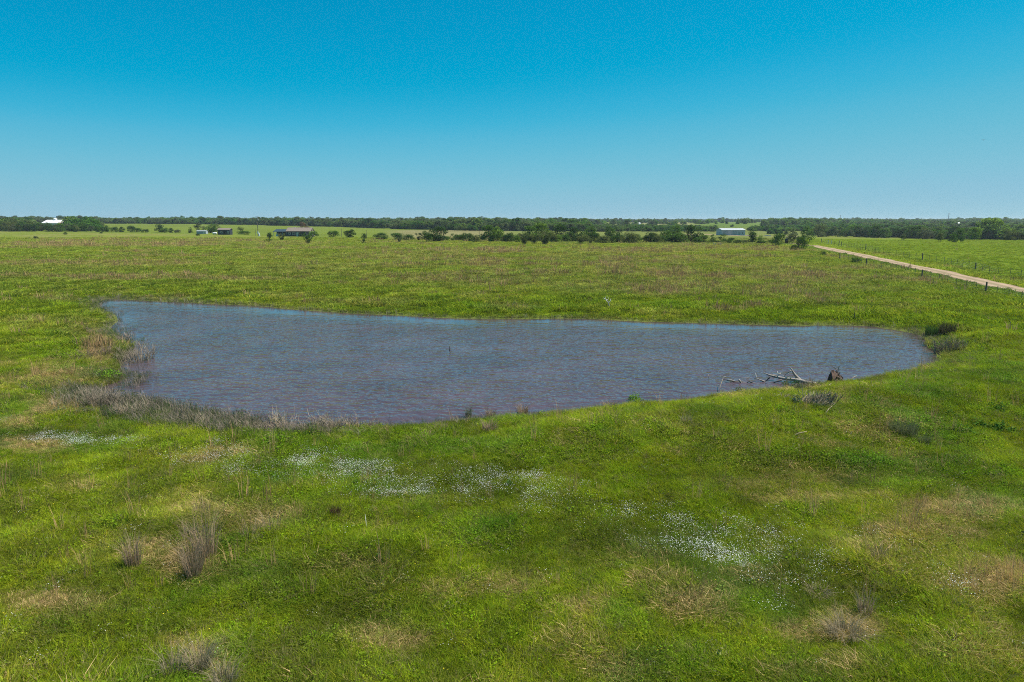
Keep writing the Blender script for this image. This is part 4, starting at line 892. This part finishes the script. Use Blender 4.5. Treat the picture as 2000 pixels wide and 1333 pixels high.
# ------------------------------------------------------------------ fences
def fence(name, pts_px, label, woods, h=1.3, step=3.6, dbl=()):
    P = [at(*p) for p in pts_px]; Ls = [0]
    for a, b in zip(P[:-1], P[1:]): Ls.append(Ls[-1] + (b.xy - a.xy).length)
    def loc(t):
        for i in range(len(P) - 1):
            if t <= Ls[i + 1] or i == len(P) - 2:
                f = (t - Ls[i]) / (Ls[i + 1] - Ls[i]); q = P[i].lerp(P[i + 1], f); return Vector((q.x, q.y, tz(q.x, q.y)))
    e = empty(name, P[0]); tag(e, label, 'fence'); o0 = P[0]; n = int(Ls[-1] / step); pts = []
    st = MB().tube([(0,0,-.2),(0,0,h)], [.035,.03], 4).box(-.04,.04,-.045,-.03,h-.12,h).mesh('steel_post', STEEL); wd = MB().tube([(0,0,-.2),(.01,0,h*.6),(0,0,h*1.12),(0,0,h*1.15)], [.12,.115,.105,.07], 8).mesh('wooden_post', WOODP)
    for k in range(n + 1):
        q = loc(k * step + rnd.uniform(-.15, .15)) if 0 < k < n else loc(k * step); pts.append(q); isw = k in woods
        o = link('wooden_post' if isw else 'steel_post', wd if isw else st, e, q - o0); o.rotation_euler = (rnd.gauss(0, .03), rnd.gauss(0, .03), rnd.uniform(0, 6))
        o.scale = (1, 1, rnd.uniform(.9, 1.08))
    for j in range(5):
        z = .2 + j * (h - .3) / 4; MB().tube([q - o0 + Vector((0, -.04, z)) for q in pts], [.006] * len(pts), 3, False).build('wire', GALV, e)
fence('barbed_fence', [(1604,474.5),(1622,478),(1679,486.5),(1721,495.5),(1769,504),(1855,517.5),(1900,527),(1945,537),(1985,544),(2060,560),(2160,583)], 'barbed wire fence on steel posts beyond the dirt road', {0, 9, 10, 19, 30, 38}, 1.45, 3.5)
fence('pasture_fence', [(1640,507),(1711,535-6),(1756,529+4),(1793,541.5),(1854,555.5),(1900,562),(1954,577),(1981,585),(2060,602),(2150,622)][:1] + [(1700,522),(1756,530),(1854,555),(1981,585),(2060,604),(2150,625)], 'barbed wire fence with a few thick wooden posts on near side of dirt road', {0, 6, 13, 20, 27}, 1.35, 3.3)
# pale double posts of a gate
for px, lb in ((1617, 'left pale gate post by the far end of the dirt road'), (1624, 'right pale gate post by the far end of the dirt road')):
    p = at(px, 477.5); tag(MB().tube([(0,0,-.1),(0,0,.8),(0,0,1.5)], [.1,.1,.08], 8).build('gate_post', PALEW, None, loc=p), lb, 'gate post', 'gate posts')

# ------------------------------------------------------------------ dead wood and near plants
def branchy(b, p, d, L, r, depth, g, n=3, spread=.6, droop=0, seg=3):
    pts = [p]; rad = [r]; q = Vector(p); dd = Vector(d).normalized()
    for k in range(seg):
        dd = (dd + Vector((g.gauss(0, .16), g.gauss(0, .16), g.gauss(0, .10) - droop))).normalized(); q = q + dd * L / seg; pts.append(q.copy()); rad.append(max(r * (1 - .75 * (k + 1) / seg), .002))
    b.tube(pts, rad, 5 if r > .02 else 3, False)
    if depth > 0:
        for k in range(n):
            t = g.uniform(.3, 1); i = min(int(t * seg), seg - 1); s0 = pts[i].lerp(pts[i + 1], t * seg - i)
            nd = (dd + Vector((g.gauss(0, spread), g.gauss(0, spread), g.gauss(0, spread * .6)))).normalized(); branchy(b, s0, nd, L * g.uniform(.4, .65), r * .5, depth - 1, g, n, spread, droop, seg)
GREYT = leafy('grey_twigs', [(0, (.15, .12, .095)), (1, (.32, .26, .20))], False, .1, .15); PALET = leafy('pale_twigs', [(0, (.25, .19, .13)), (1, (.44, .36, .26))], False, .1, .1)
LOG = solid('bleached_log', (.30, .26, .22), .35, 4, .9, .01); DLOG = solid('wet_dark_wood', (.075, .06, .05), .3, 5, .7)
def cpx(x, y): return 1380 + x / 6.25, 700 + y / 6.25          # (enlargement coordinates of the fallen tree -> photo)
def fallen():
    e = empty('fallen_tree', flat(*cpx(1250, 330)) + (0,)); tag(e, 'fallen bleached tree lying in the pond edge beside its root ball', 'fallen tree'); o0 = e.location
    def P(x, y, dep): return on_ray(*cpx(x, y), dep) - o0
    y0 = flat(*cpx(1250, 330))[1] + .6
    MB().tube([P(1400,345,y0-.3),P(1340,318,y0-.1),P(1220,298,y0),P(1150,275,y0+.1),P(1080,263,y0+.2),P(950,250,y0+.4),P(830,226,y0+.7),P(760,205,y0+.9),P(690,176,y0+1.0)], [.15,.14,.13,.12,.11,.095,.08,.06,.02], 9).build('trunk', LOG, e, True)
    def br(pts, r, mat=LOG, y=y0 + .4):
        n = len(pts); MB().tube([P(a, b_, y + .05 * i) for i, (a, b_) in enumerate(pts)], [max(r * 1.35 * (1 - .8 * i / (n - 1)), .016) for i in range(n)], 6).build('branch', mat, e, True)
    br([(1135,266),(1105,235),(1072,195),(1048,155),(1022,112)], .105); br([(1034,152),(1005,170),(970,195),(938,232)], .04, LOG); br([(775,232),(750,255),(715,290)], .05, DLOG, y0)
    br([(920,262),(860,285),(800,305),(765,325)], .045, DLOG, y0); br([(715,288),(670,272),(620,252),(578,246)], .05); br([(603,246),(604,220),(598,185)], .03, PALEW)
    br([(615,332),(560,312),(490,300),(400,292),(330,285),(250,270),(195,258)], .06, DLOG, y0 + .2); br([(398,268),(415,292),(432,320),(465,342)], .055, LOG, y0)
    br([(250,272),(300,268),(360,285)], .05, LOG, y0+.2); br([(870,232),(876,205),(862,160)], .03, PALEW, y0 + .6); br([(880,200),(905,180)], .03, PALEW, y0 + .6); br([(945,238),(960,222),(938,212)], .035, PALEW, y0+.5)
    br([(860,212),(800,200),(770,195)], .035, LOG, y0 + .8); br([(600,318),(560,300),(520,285),(480,305)], .06, DLOG, y0); br([(520,245),(450,240),(380,230)], .02, LOG, y0+1.2); br([(60,295),(20,292),(-20,290)], .04, DLOG, y0+.9); br([(30,250),(26,225),(20,200)], .02, LOG, y0+1.2); br([(240,232),(180,215),(130,200)], .02, LOG, y0+1.6)
    # root plate: tilted disc of soil and radiating roots
    g = random.Random(4); c = P(1590, 262, y0 - .2); RD = solid('root_soil', (.10, .058, .042), .45, 6, .95, .03)
    b = MB(); n = 18; rings = [(0, .42), (.3, .36), (.55, .2), (.75, .05), (.85, -.15), (.6, -.3), (.12, -.65), (.1, -.95)]
    ax = Vector((-.75, .3, -.35)).normalized(); u = ax.cross(Vector((0, 0, 1))).normalized(); w_ = ax.cross(u); vv = []
    for rr, dd in rings:
        for i in range(n):
            a = 6.28 * i / n; k = 1 + g.uniform(-.22, .22); vv.append(c + (u * math.cos(a) + w_ * math.sin(a)) * max(rr, .02) * k * .78 - ax * (dd + g.uniform(-.06, .06)) * .9)
    ff = [(r_ * n + i, r_ * n + (i + 1) % n, (r_ + 1) * n + (i + 1) % n, (r_ + 1) * n + i) for r_ in range(len(rings) - 1) for i in range(n)]
    b.add(vv, ff); b.build('root_ball', RD, e)
    for k in range(16):
        a = g.uniform(0, 6.28); d = u * math.cos(a) + w_ * math.sin(a); r0 = MB(); branchy(r0, c + d * .45 - ax * .2, d + ax * g.uniform(-.6, .3), g.uniform(.25, .5), .035, 1, g, 2, .5); r0.build('root', LOG if k % 3 else RD, e)
fallen()
# sticks lying on the bank
def stick(px0, py0, px1, py1, r, lb, mat=PALEW, lift=.25, nm='dead_stick'):
    a, b = at(px0, py0), at(px1, py1); a.z += lift * .4; b.z += lift; m = (a + b) / 2 + Vector((0, 0, .06)); o = MB().tube([Vector((0,0,0)), m - a, b - a], [r, r * .8, r * .4], 6).build(nm, mat, None, True, loc=a); tag(o, lb, 'stick')
stick(*cpx(1440,420), *cpx(1525,345), .05, 'pale stick leaning toward the root ball', PALET)
stick(*cpx(1440,710), *cpx(1530,640), .03, 'thin pale stick on the grass below the brush pile', PALET)
stick(*cpx(1750,290), *cpx(1830,255), .03, 'pale stick on the bank just right of the root ball', PALET)
stick(1545, 858, 1575, 853, .03, 'thin bleached stick low in the grass below the brush pile', PALET)
stick(1550, 862, 1568, 868, .03, 'forked bleached stick beneath the thin bleached one on right bank', PALET)
stick(1405, 766, 1412, 752, .02, 'tiny dead stem poking from the near shore left of fallen tree', PALET, .5)
stick(716, 1038, 714, 1026, .008, 'short white stick upright in the near grass right of the rusty clump', PALEW, .4)
stick(978, 1029, 1002, 1031, .02, 'thin straw coloured stick in the grass below the flowers', PALET)
p = Vector(flat(878, 686) + (0,)); tag(MB().tube([(0,0,-.3),(.03,0,.2),(-.02,0,.42)], [.05,.045,.02], 7).build('pond_stake', DLOG, None, loc=p), 'dark stake standing alone out in the pond', 'stake')

def twig_shrub(name, px, py, hpx, wpx, mat, label, seed, n=70, cat='dead shrub', water=False, group=None, dirbias=None, deep=.8, thick=1.0):
    p = Vector(flat(px, py) + (0,)) if water else at(px, py); h, wd = hpx / F * p.y, wpx / F * p.y; g = random.Random(seed); b = MB()
    for k in range(n):
        a = g.uniform(0, 6.28); r = wd * .42 * math.sqrt(g.random()); st = Vector((r * math.cos(a), r * math.sin(a) * deep, -.05)); d = Vector((math.cos(a) * .5 * g.random(), math.sin(a) * .5 * g.random(), 1))
        if dirbias: d = Vector(dirbias) + Vector((g.gauss(0, .35), g.gauss(0, .3), g.gauss(0, .15)))
        branchy(b, st, d, h * g.uniform(.5, 1.05), g.uniform(.007, .016) * (1 + p.y / 60) * thick, 1, g, 3, .45)
    o = b.build(name, mat, None, loc=p); tag(o, label, cat, group); return o
twig_shrub('flooded_shrub', 270, 705, 30, 54, GREYT, 'leafless grey shrub standing in the water at the left end of the pond', 1, 110, water=True, deep=2.2, thick=.8)
twig_shrub('flooded_shrub', 243, 664, 12, 30, GREYT, 'small grey leafless shrub in water behind the larger flooded one', 2, 40, water=True)
twig_shrub('dead_brush', 196, 800, 44, 60, GREYT, 'tangled grey brush beside the small inlet at the left end', 3, 110)
twig_shrub('dead_brush', 224, 802, 40, 50, GREYT, 'tangled grey brush right of the inlet brush at the near left shore', 4, 90, water=True)
twig_shrub('dead_brush', 262, 818, 34, 40, PALET, 'pale twiggy shrub in shallow water at the near left shore', 5, 60, water=True)
for k, (px, py, h, w_, mt, lb) in enumerate([(330,826,20,30,GREYT,'small grey twig clump on the near left shore, first from the left'),(378,832,30,30,PALET,'brown twig clump on the near left shore, under the widest water'),(400,836,24,20,PALET,'pale twig clump just right of the brown one on the near left shore'),(452,842,26,30,GREYT,'grey twig clump on the near shore left of the pale bushy stems'),(480,845,26,22,PALET,'thin pale twig clump between two grey ones on the near shore'),
    (500,845,24,24,GREYT,'short grey twig clump left of the bush shaped pale shrub'),(553,846,46,34,PALET,'pale bush shaped dead shrub at the foremost point of the shore'),(585,848,26,20,GREYT,'grey twigs right of the pale bush shaped dead shrub'),(625,840,34,34,PALET,'pale dead shrub right of the foremost shore point'),(652,842,36,30,PALET,'second pale dead shrub right of the foremost shore point'),(685,838,28,24,PALET,'third and smallest pale dead shrub right of the shore point'),(730,836,20,26,GREYT,'low grey twigs at near shore right of the pale dead shrubs')]):
    twig_shrub('shore_twigs', px, py, h, w_, mt, lb, 20 + k, 34, water=py > 838, group='twiggy shrubs on the near shore')
twig_shrub('dead_brush', 1840, 692, 30, 36, PALET, 'grey leafless brush at the right end of the pond', 40, 60)
twig_shrub('dead_brush', 1868, 690, 30, 40, PALET, 'second grey leafless brush on the bank right of the pond end', 41, 60)
twig_shrub('dead_brush', 1905, 700, 16, 24, PALET, 'small pale dead brush on grass right of the pond end', 42, 20)
twig_shrub('dry_stem_bush', 184, 700, 20, 50, leafy('brown_weeds', [(0, (.16, .115, .085)), (1, (.29, .215, .16))], False, .2, .1), 'tall brown weeds on the bank left of the flooded shrub', 43, 80, deep=3.0)
twig_shrub('dead_brush', 118, 795, 20, 44, PALET, 'low straw coloured brush on grass left of the inlet', 44, 36)
for k in range(16):
    px = 150 + k * 33 + rnd.uniform(-10, 10); py = float(np.interp(px, [150, 230, 350, 430, 500, 600, 720], [786, 806, 830, 838, 844, 846, 838])) + rnd.uniform(-9, 3)
    twig_shrub('fringe_twigs', px, py, rnd.uniform(15, 26), rnd.uniform(24, 40), GREYT if k % 3 else PALET, '%s twig clump in the brushy fringe, %s from left on the near left shore' % ('low grey' if k % 3 else 'low pale', ORD[k]), 90 + k, 30, water=py > 838, group='twig clumps in the near left shore fringe', deep=1.1)
# brush pile below the fallen tree
for k, (x, y, hp, wp, bias, lb) in enumerate([(1230,560,24,34,(.55,.1,.5),'fan of dry sticks, left part of the brush pile below the fallen tree'),(1320,585,20,38,(.9,.1,.45),'heap of dry sticks at the centre of the brush pile below the fallen tree'),(1460,560,18,30,(.3,.1,.7),'grey twigs at the right of the brush pile below the fallen tree'),(1150,440,16,24,(.2,0,.8),'grey standing twigs behind the brush pile at the water edge'),(1300,400,15,40,(0,0,1),'short grey twigs between brush pile and fallen trunk'),(960,500,12,24,(.7,0,.5),'small pale twig heap left of the brush pile')]):
    twig_shrub('brush_pile', *cpx(x, y), hp * 1.45, wp * 1.4, PALET if k in (0, 1, 5) else GREYT, lb, 60 + k, [80, 90, 70, 50, 60, 34][k], cat='brush pile', dirbias=bias, thick=1.25)
# dead sapling on the far bank
p = at(1190, 603); e = empty('dead_sapling', p); tag(e, 'bleached leafless sapling alone on the far bank', 'dead tree'); q = p.y / F
MB().tube([(0,0,-.1),(-.5*q,0,5*q),(-2*q,0,11*q),(-4*q,0,17*q)], [.09,.07,.05,.025], 7).build('trunk', LOG, e, True)
for (a, b_, c) in [((-2*q,0,11*q),(-7*q,.3,17*q),(-12*q,.3,21*q)),((-3.2*q,0,15*q),(-3*q,-.4,20*q),(-5*q,-.5,24*q)),((-2*q,0,11*q),(2*q,.3,14*q),(3.5*q,.3,19*q)),((-7*q,.3,17*q),(-8*q,.2,20*q),(-7*q,.2,23*q)),((-4*q,0,17*q),(-9*q,.1,19*q),(-13*q,.1,18*q))]:
    MB().tube([a, b_, c], [.05,.035,.012], 5).build('branch', PALEW, e, True)
p = at(1668, 626); tag(MB().tube([(0,0,-.1),(.02,0,.5),(0,0,1.1)], [.05,.04,.02], 6).build('bank_stake', DLOG, None, loc=p), 'thin dark stake upright on the far bank near the right end', 'stake')

CL = {}
def clump_mat(nm, c0, c1): 
    if nm not in CL: CL[nm] = leafy(nm, [(0, c0), (1, c1)], False, .3, .12)
    return CL[nm]
RUST = clump_mat('rusty_grass', (.24, .16, .105), (.44, .33, .22)); STRAW = clump_mat('straw_grass', (.24, .19, .12), (.42, .34, .23)); GRN = clump_mat('green_leaves', (.045, .11, .015), (.11, .20, .03)); DGRN = clump_mat('dark_green_herb', (.035, .085, .018), (.085, .16, .032)); GOL = clump_mat('grey_green_herb', (.10, .125, .055), (.20, .21, .11)); DEEP = clump_mat('deep_brown_grass', (.07, .035, .028), (.15, .07, .05)); BRT = clump_mat('bright_green_herb', (.10, .22, .012), (.19, .33, .03))
def clump(px, py, hpx, wpx, mat, label, name='grass_clump', cat='grass clump', n=260, lean=.45, leaf=False, group=None, lw=.011):
    p = at(px, py); sl = 1 / math.cos(math.atan2(CAMZ, p.y)); h, wd = hpx / F * p.y * sl, wpx / F * p.y; sd_ = int(px * 7 + py)
    if leaf:
        g = np.random.default_rng(sd_); a = g.uniform(0, 6.28, n); r = wd / 2 * np.sqrt(g.uniform(0, 1, n)); z = h * np.sqrt(np.maximum(1 - (2 * r / wd) ** 2, .02)) * g.uniform(.35, 1.05, n)
        lob = 1 + .25 * np.sin(a * 3 + sd_); v, q, t = leaves(np.stack([r * np.cos(a) * lob, r * np.sin(a) * lob, z * (.8 + .3 * np.sin(a * 5))], 1), lw * 8, sd_, .6); st = blades(30, h * .8, wd * .3, .02, .4, .3, sd_ + 1); v, q, t = merge((v, q, t), st)
    else: v, q, t = blades(n, h, wd * .42, lw, lean, .3, sd_, .45)
    o = link(name, arr_mesh(name, v, q, t, mat), None, p); tag(o, label, cat, group); return o
clump(262, 1112, 62, 30, RUST, 'tall brown grass clump at lower left, left of the larger pair', n=170)
clump(378, 1136, 72, 34, RUST, 'darkest tall brown grass clump at lower left, nearest of the pair', n=240)
clump(404, 1100, 84, 44, RUST, 'tall brown grass clump just behind the darkest one at lower left', n=220)
clump(372, 1060, 40, 26, RUST, 'thin brown grass plume behind the tall pair at lower left', n=80)
clump(395, 1012, 34, 34, RUST, 'reddish grass tuft above the tall brown clumps at lower left', n=90)
clump(392, 1318, 54, 36, STRAW, 'dry straw coloured clump at the bottom edge left of centre', n=240, lean=.7)
clump(440, 1345, 46, 46, STRAW, 'dry straw clump cut by the bottom edge left of centre', n=200, lean=.8)
clump(340, 1325, 50, 40, STRAW, 'thin dry clump at the bottom edge, left of the straw clump', n=110, lean=.8)
clump(530, 1050, 46, 40, RUST, 'sparse rusty grass clump right of the tall brown pair', n=70)
clump(490, 1060, 46, 36, RUST, 'sparse rusty grass between the tall pair and the sparse right clump', n=70)
clump(655, 1018, 27, 20, DEEP, 'small dark rusty red clump alone in the foreground', n=260, lean=.3)
clump(742, 1108, 26, 42, DGRN, 'dark green leafy weed in the foreground left of centre', 'leafy_weed', 'weed', 420, leaf=True)
clump(757, 1045, 16, 22, DGRN, 'dark weed with grey stems between rusty red clump and centre', 'leafy_weed', 'weed', 150, leaf=True)
clump(695, 955, 16, 26, DGRN, 'dark weed just below the white flower drift left of centre', 'leafy_weed', 'weed', 200, leaf=True)
clump(995, 955, 18, 18, DGRN, 'dark weed beside white flowers at the centre', 'leafy_weed', 'weed', 160, leaf=True)
clump(860, 845, 14, 24, RUST, 'brown tuft on near bank, right one of a close pair left of centre', n=170, lean=.7, lw=.018)
clump(835, 862, 16, 26, RUST, 'brown tuft on near bank, lower left one of a close pair', n=150, lean=.7, lw=.018)
clump(957, 845, 20, 34, RUST, 'brown tuft on near bank directly below the stake in the pond', n=170, lean=.7, lw=.018)
clump(1021, 808, 16, 26, RUST, 'brown tuft at the very water edge below the pond centre', n=150, lean=.7, lw=.018)
clump(958, 812, 12, 24, RUST, 'faint brown tuft at the water edge left of the centre one', n=90, lean=.7, lw=.018)
clump(915, 815, 20, 14, GOL, 'grey green reed tuft in the water edge left of the brown tufts', n=80, lw=.016)
clump(1192, 800, 16, 32, RUST, 'brown tuft on the near bank left of the bright green herb', n=170, lean=.8, lw=.018)
clump(1240, 784, 16, 30, BRT, 'bright green herb clump on the near water edge right of centre', 'leafy_weed', 'weed', 330, leaf=True)
clump(1340, 832, 20, 20, STRAW, 'straw tuft on the near bank right of the bright green herb', n=120, lean=.6, lw=.016)
clump(1145, 862, 12, 34, STRAW, 'low greyish straw patch on the near bank below the pond centre', n=110, lean=1.2, lw=.016)
clump(1370, 885, 14, 34, GOL, 'pale grey tuft in the grass right of centre', n=200, lean=.9, lw=.012)
clump(1764, 852, 28, 50, GOL, 'rounded grey green herb bush on the right bank', n=600, lean=.8, lw=.014)
clump(1800, 868, 20, 34, GOL, 'smaller grey green herb bush right below the rounded one', n=260, lean=.8, lw=.014)
clump(1822, 655, 16, 34, DGRN, 'dark rush clump, left half, at the right end of the pond', 'rush_clump', 'rushes', 420, lean=.3, lw=.03)
clump(1850, 654, 20, 34, clump_mat('brown_rush', (.06, .06, .03), (.13, .11, .06)), 'brownish rush clump, right half, at the right end of the pond', 'rush_clump', 'rushes', 420, lean=.3, lw=.03)
clump(1836, 684, 16, 40, BRT, 'bright green herbs at the right tip of the pond', 'leafy_weed', 'weed', 260, leaf=True, lw=.016)
clump(205, 738, 16, 60, BRT, 'bright green leafy patch on the point left of the pond', 'leafy_weed', 'weed', 460, leaf=True, lw=.016)
clump(1545, 755, 18, 42, DGRN, 'dark green shrubby growth under the fallen trunk at the water', 'leafy_weed', 'weed', 260, leaf=True)
clump(1553, 790, 18, 24, clump_mat('blue_green_herb', (.05, .09, .06), (.09, .15, .09)), 'blue green herb left of the brush pile', 'leafy_weed', 'weed', 260, leaf=True)
clump(1445, 766, 10, 26, DGRN, 'green sprouts at the water edge left of the fallen tree', 'leafy_weed', 'weed', 130, leaf=True)
clump(1763, 732, 12, 10, DGRN, 'small dark sprout at near shore toward the right end of the pond', 'leafy_weed', 'weed', 70, leaf=True)
for k, (px, py, s, lb) in enumerate([(1880,850,1.2,'large leaved green vine patch at the right bank edge, lowest'),(1905,835,1.2,'large leaved vine patch on the right bank, right of the lowest'),(1950,842,1.3,'large leaved vine patch by the right edge of the photo'),(1830,738,1.0,'leafy vine patch on right bank just below the pond tip'),(1850,815,1.0,'leafy vine patch on the right bank above the lowest one'),(1945,800,1.0,'leafy vine patch high on the right bank near the photo edge')]):
    clump(px, py, 15 * s, 44 * s, GRN, lb, 'vine_patch', 'vine', 300, leaf=True, lw=.017)
clump(385, 980, 10, 30, DGRN, 'dark green weed left of the white flower drift', 'leafy_weed', 'weed', 160, leaf=True)
clump(216, 1038, 10, 44, GRN, 'bright green low weed in the left foreground', 'leafy_weed', 'weed', 260, leaf=True)
clump(1575, 1008, 12, 50, GRN, 'green leafy weed right of the white flower drifts', 'leafy_weed', 'weed', 240, leaf=True)
clump(115, 810, 16, 30, clump_mat('blue_green_herb', (.05, .09, .06), (.09, .15, .09)), 'blue green herb at left on the bank below the inlet', 'leafy_weed', 'weed', 300, leaf=True)
clump(165, 812, 18, 34, GOL, 'grey green herb on the bank right of the blue green one', 'leafy_weed', 'weed', 240, leaf=True)
clump(1650, 1250, 34, 60, STRAW, 'straw pink dry grass patch at lower right', n=420, lean=1.3)
clump(1690, 1205, 44, 34, RUST, 'thin brown upright grass above the dry patch at lower right', n=110)
clump(1600, 1165, 14, 50, STRAW, 'small pale straw tussock right of the last flower drift', n=200, lean=1.6)
clump(1715, 1105, 34, 30, RUST, 'brown upright tuft in the right foreground', n=140)
clump(1960, 915, 12, 40, GOL, 'pale grey tuft at the right edge of the photo', n=200, lean=1.2)
clump(513, 584, 7, 16, DGRN, 'small dark herb at the far shore toward the left', 'leafy_weed', 'weed', 160, leaf=True, lw=.03)
clump(1095, 603, 3.5, 8, DGRN, 'tiny dark tuft on the far bank left of the sapling', 'leafy_weed', 'weed', 60, leaf=True, lw=.03)
# flying bird
p = on_ray(1921, 274, 150); e = empty('flying_bird', p, .5); tag(e, 'small dark bird gliding in the sky at the right', 'bird')
MB().tube([(-.16,0,0),(-.08,0,.01),(.05,0,.01),(.13,0,.03),(.19,0,.02)], [.01,.05,.055,.03,.005], 8).build('body', BLACK, e, True)
for sg in (-1, 1): MB().add([(.08,0,.03),(-.06,0,.03),(-.04,sg*.28,.10),(.07,sg*.26,.11),(-.06,sg*.58,.05),(.08,0,.045),(-.06,0,.04),(-.04,sg*.28,.11),(.07,sg*.26,.125),(-.06,sg*.58,.055)], [(0,1,2,3),(3,2,4),(5,8,7,6),(8,9,7),(0,3,8,5),(3,4,9,8),(4,2,7,9),(2,1,6,7)]).build('wing', BLACK, e)
MB().add([(-.14,-.02,0),(-.14,.02,0),(-.28,.05,.01),(-.28,-.05,.01),(-.14,0,.02),(-.28,0,.02)], [(0,1,2,3),(0,4,5,3),(1,4,5,2),(0,4,1),(3,2,5)]).build('tail', BLACK, e)

# ------------------------------------------------------------------ air
HAZE = 0.00010
if HAZE:
    m, nt, out = new_mat('air'); pv = N(nt, 'ShaderNodeVolumePrincipled'); pv.inputs['Color'].default_value = (.80, .90, 1, 1); pv.inputs['Density'].default_value = HAZE; pv.inputs['Anisotropy'].default_value = .2
    nt.links.new(pv.outputs[0], out.inputs['Volume']); o = MB().box(-9100, 9100, -9100, 9100, -9, 27).build('haze', m); tag(o, 'thin blue haze over the whole pasture', kind='stuff')
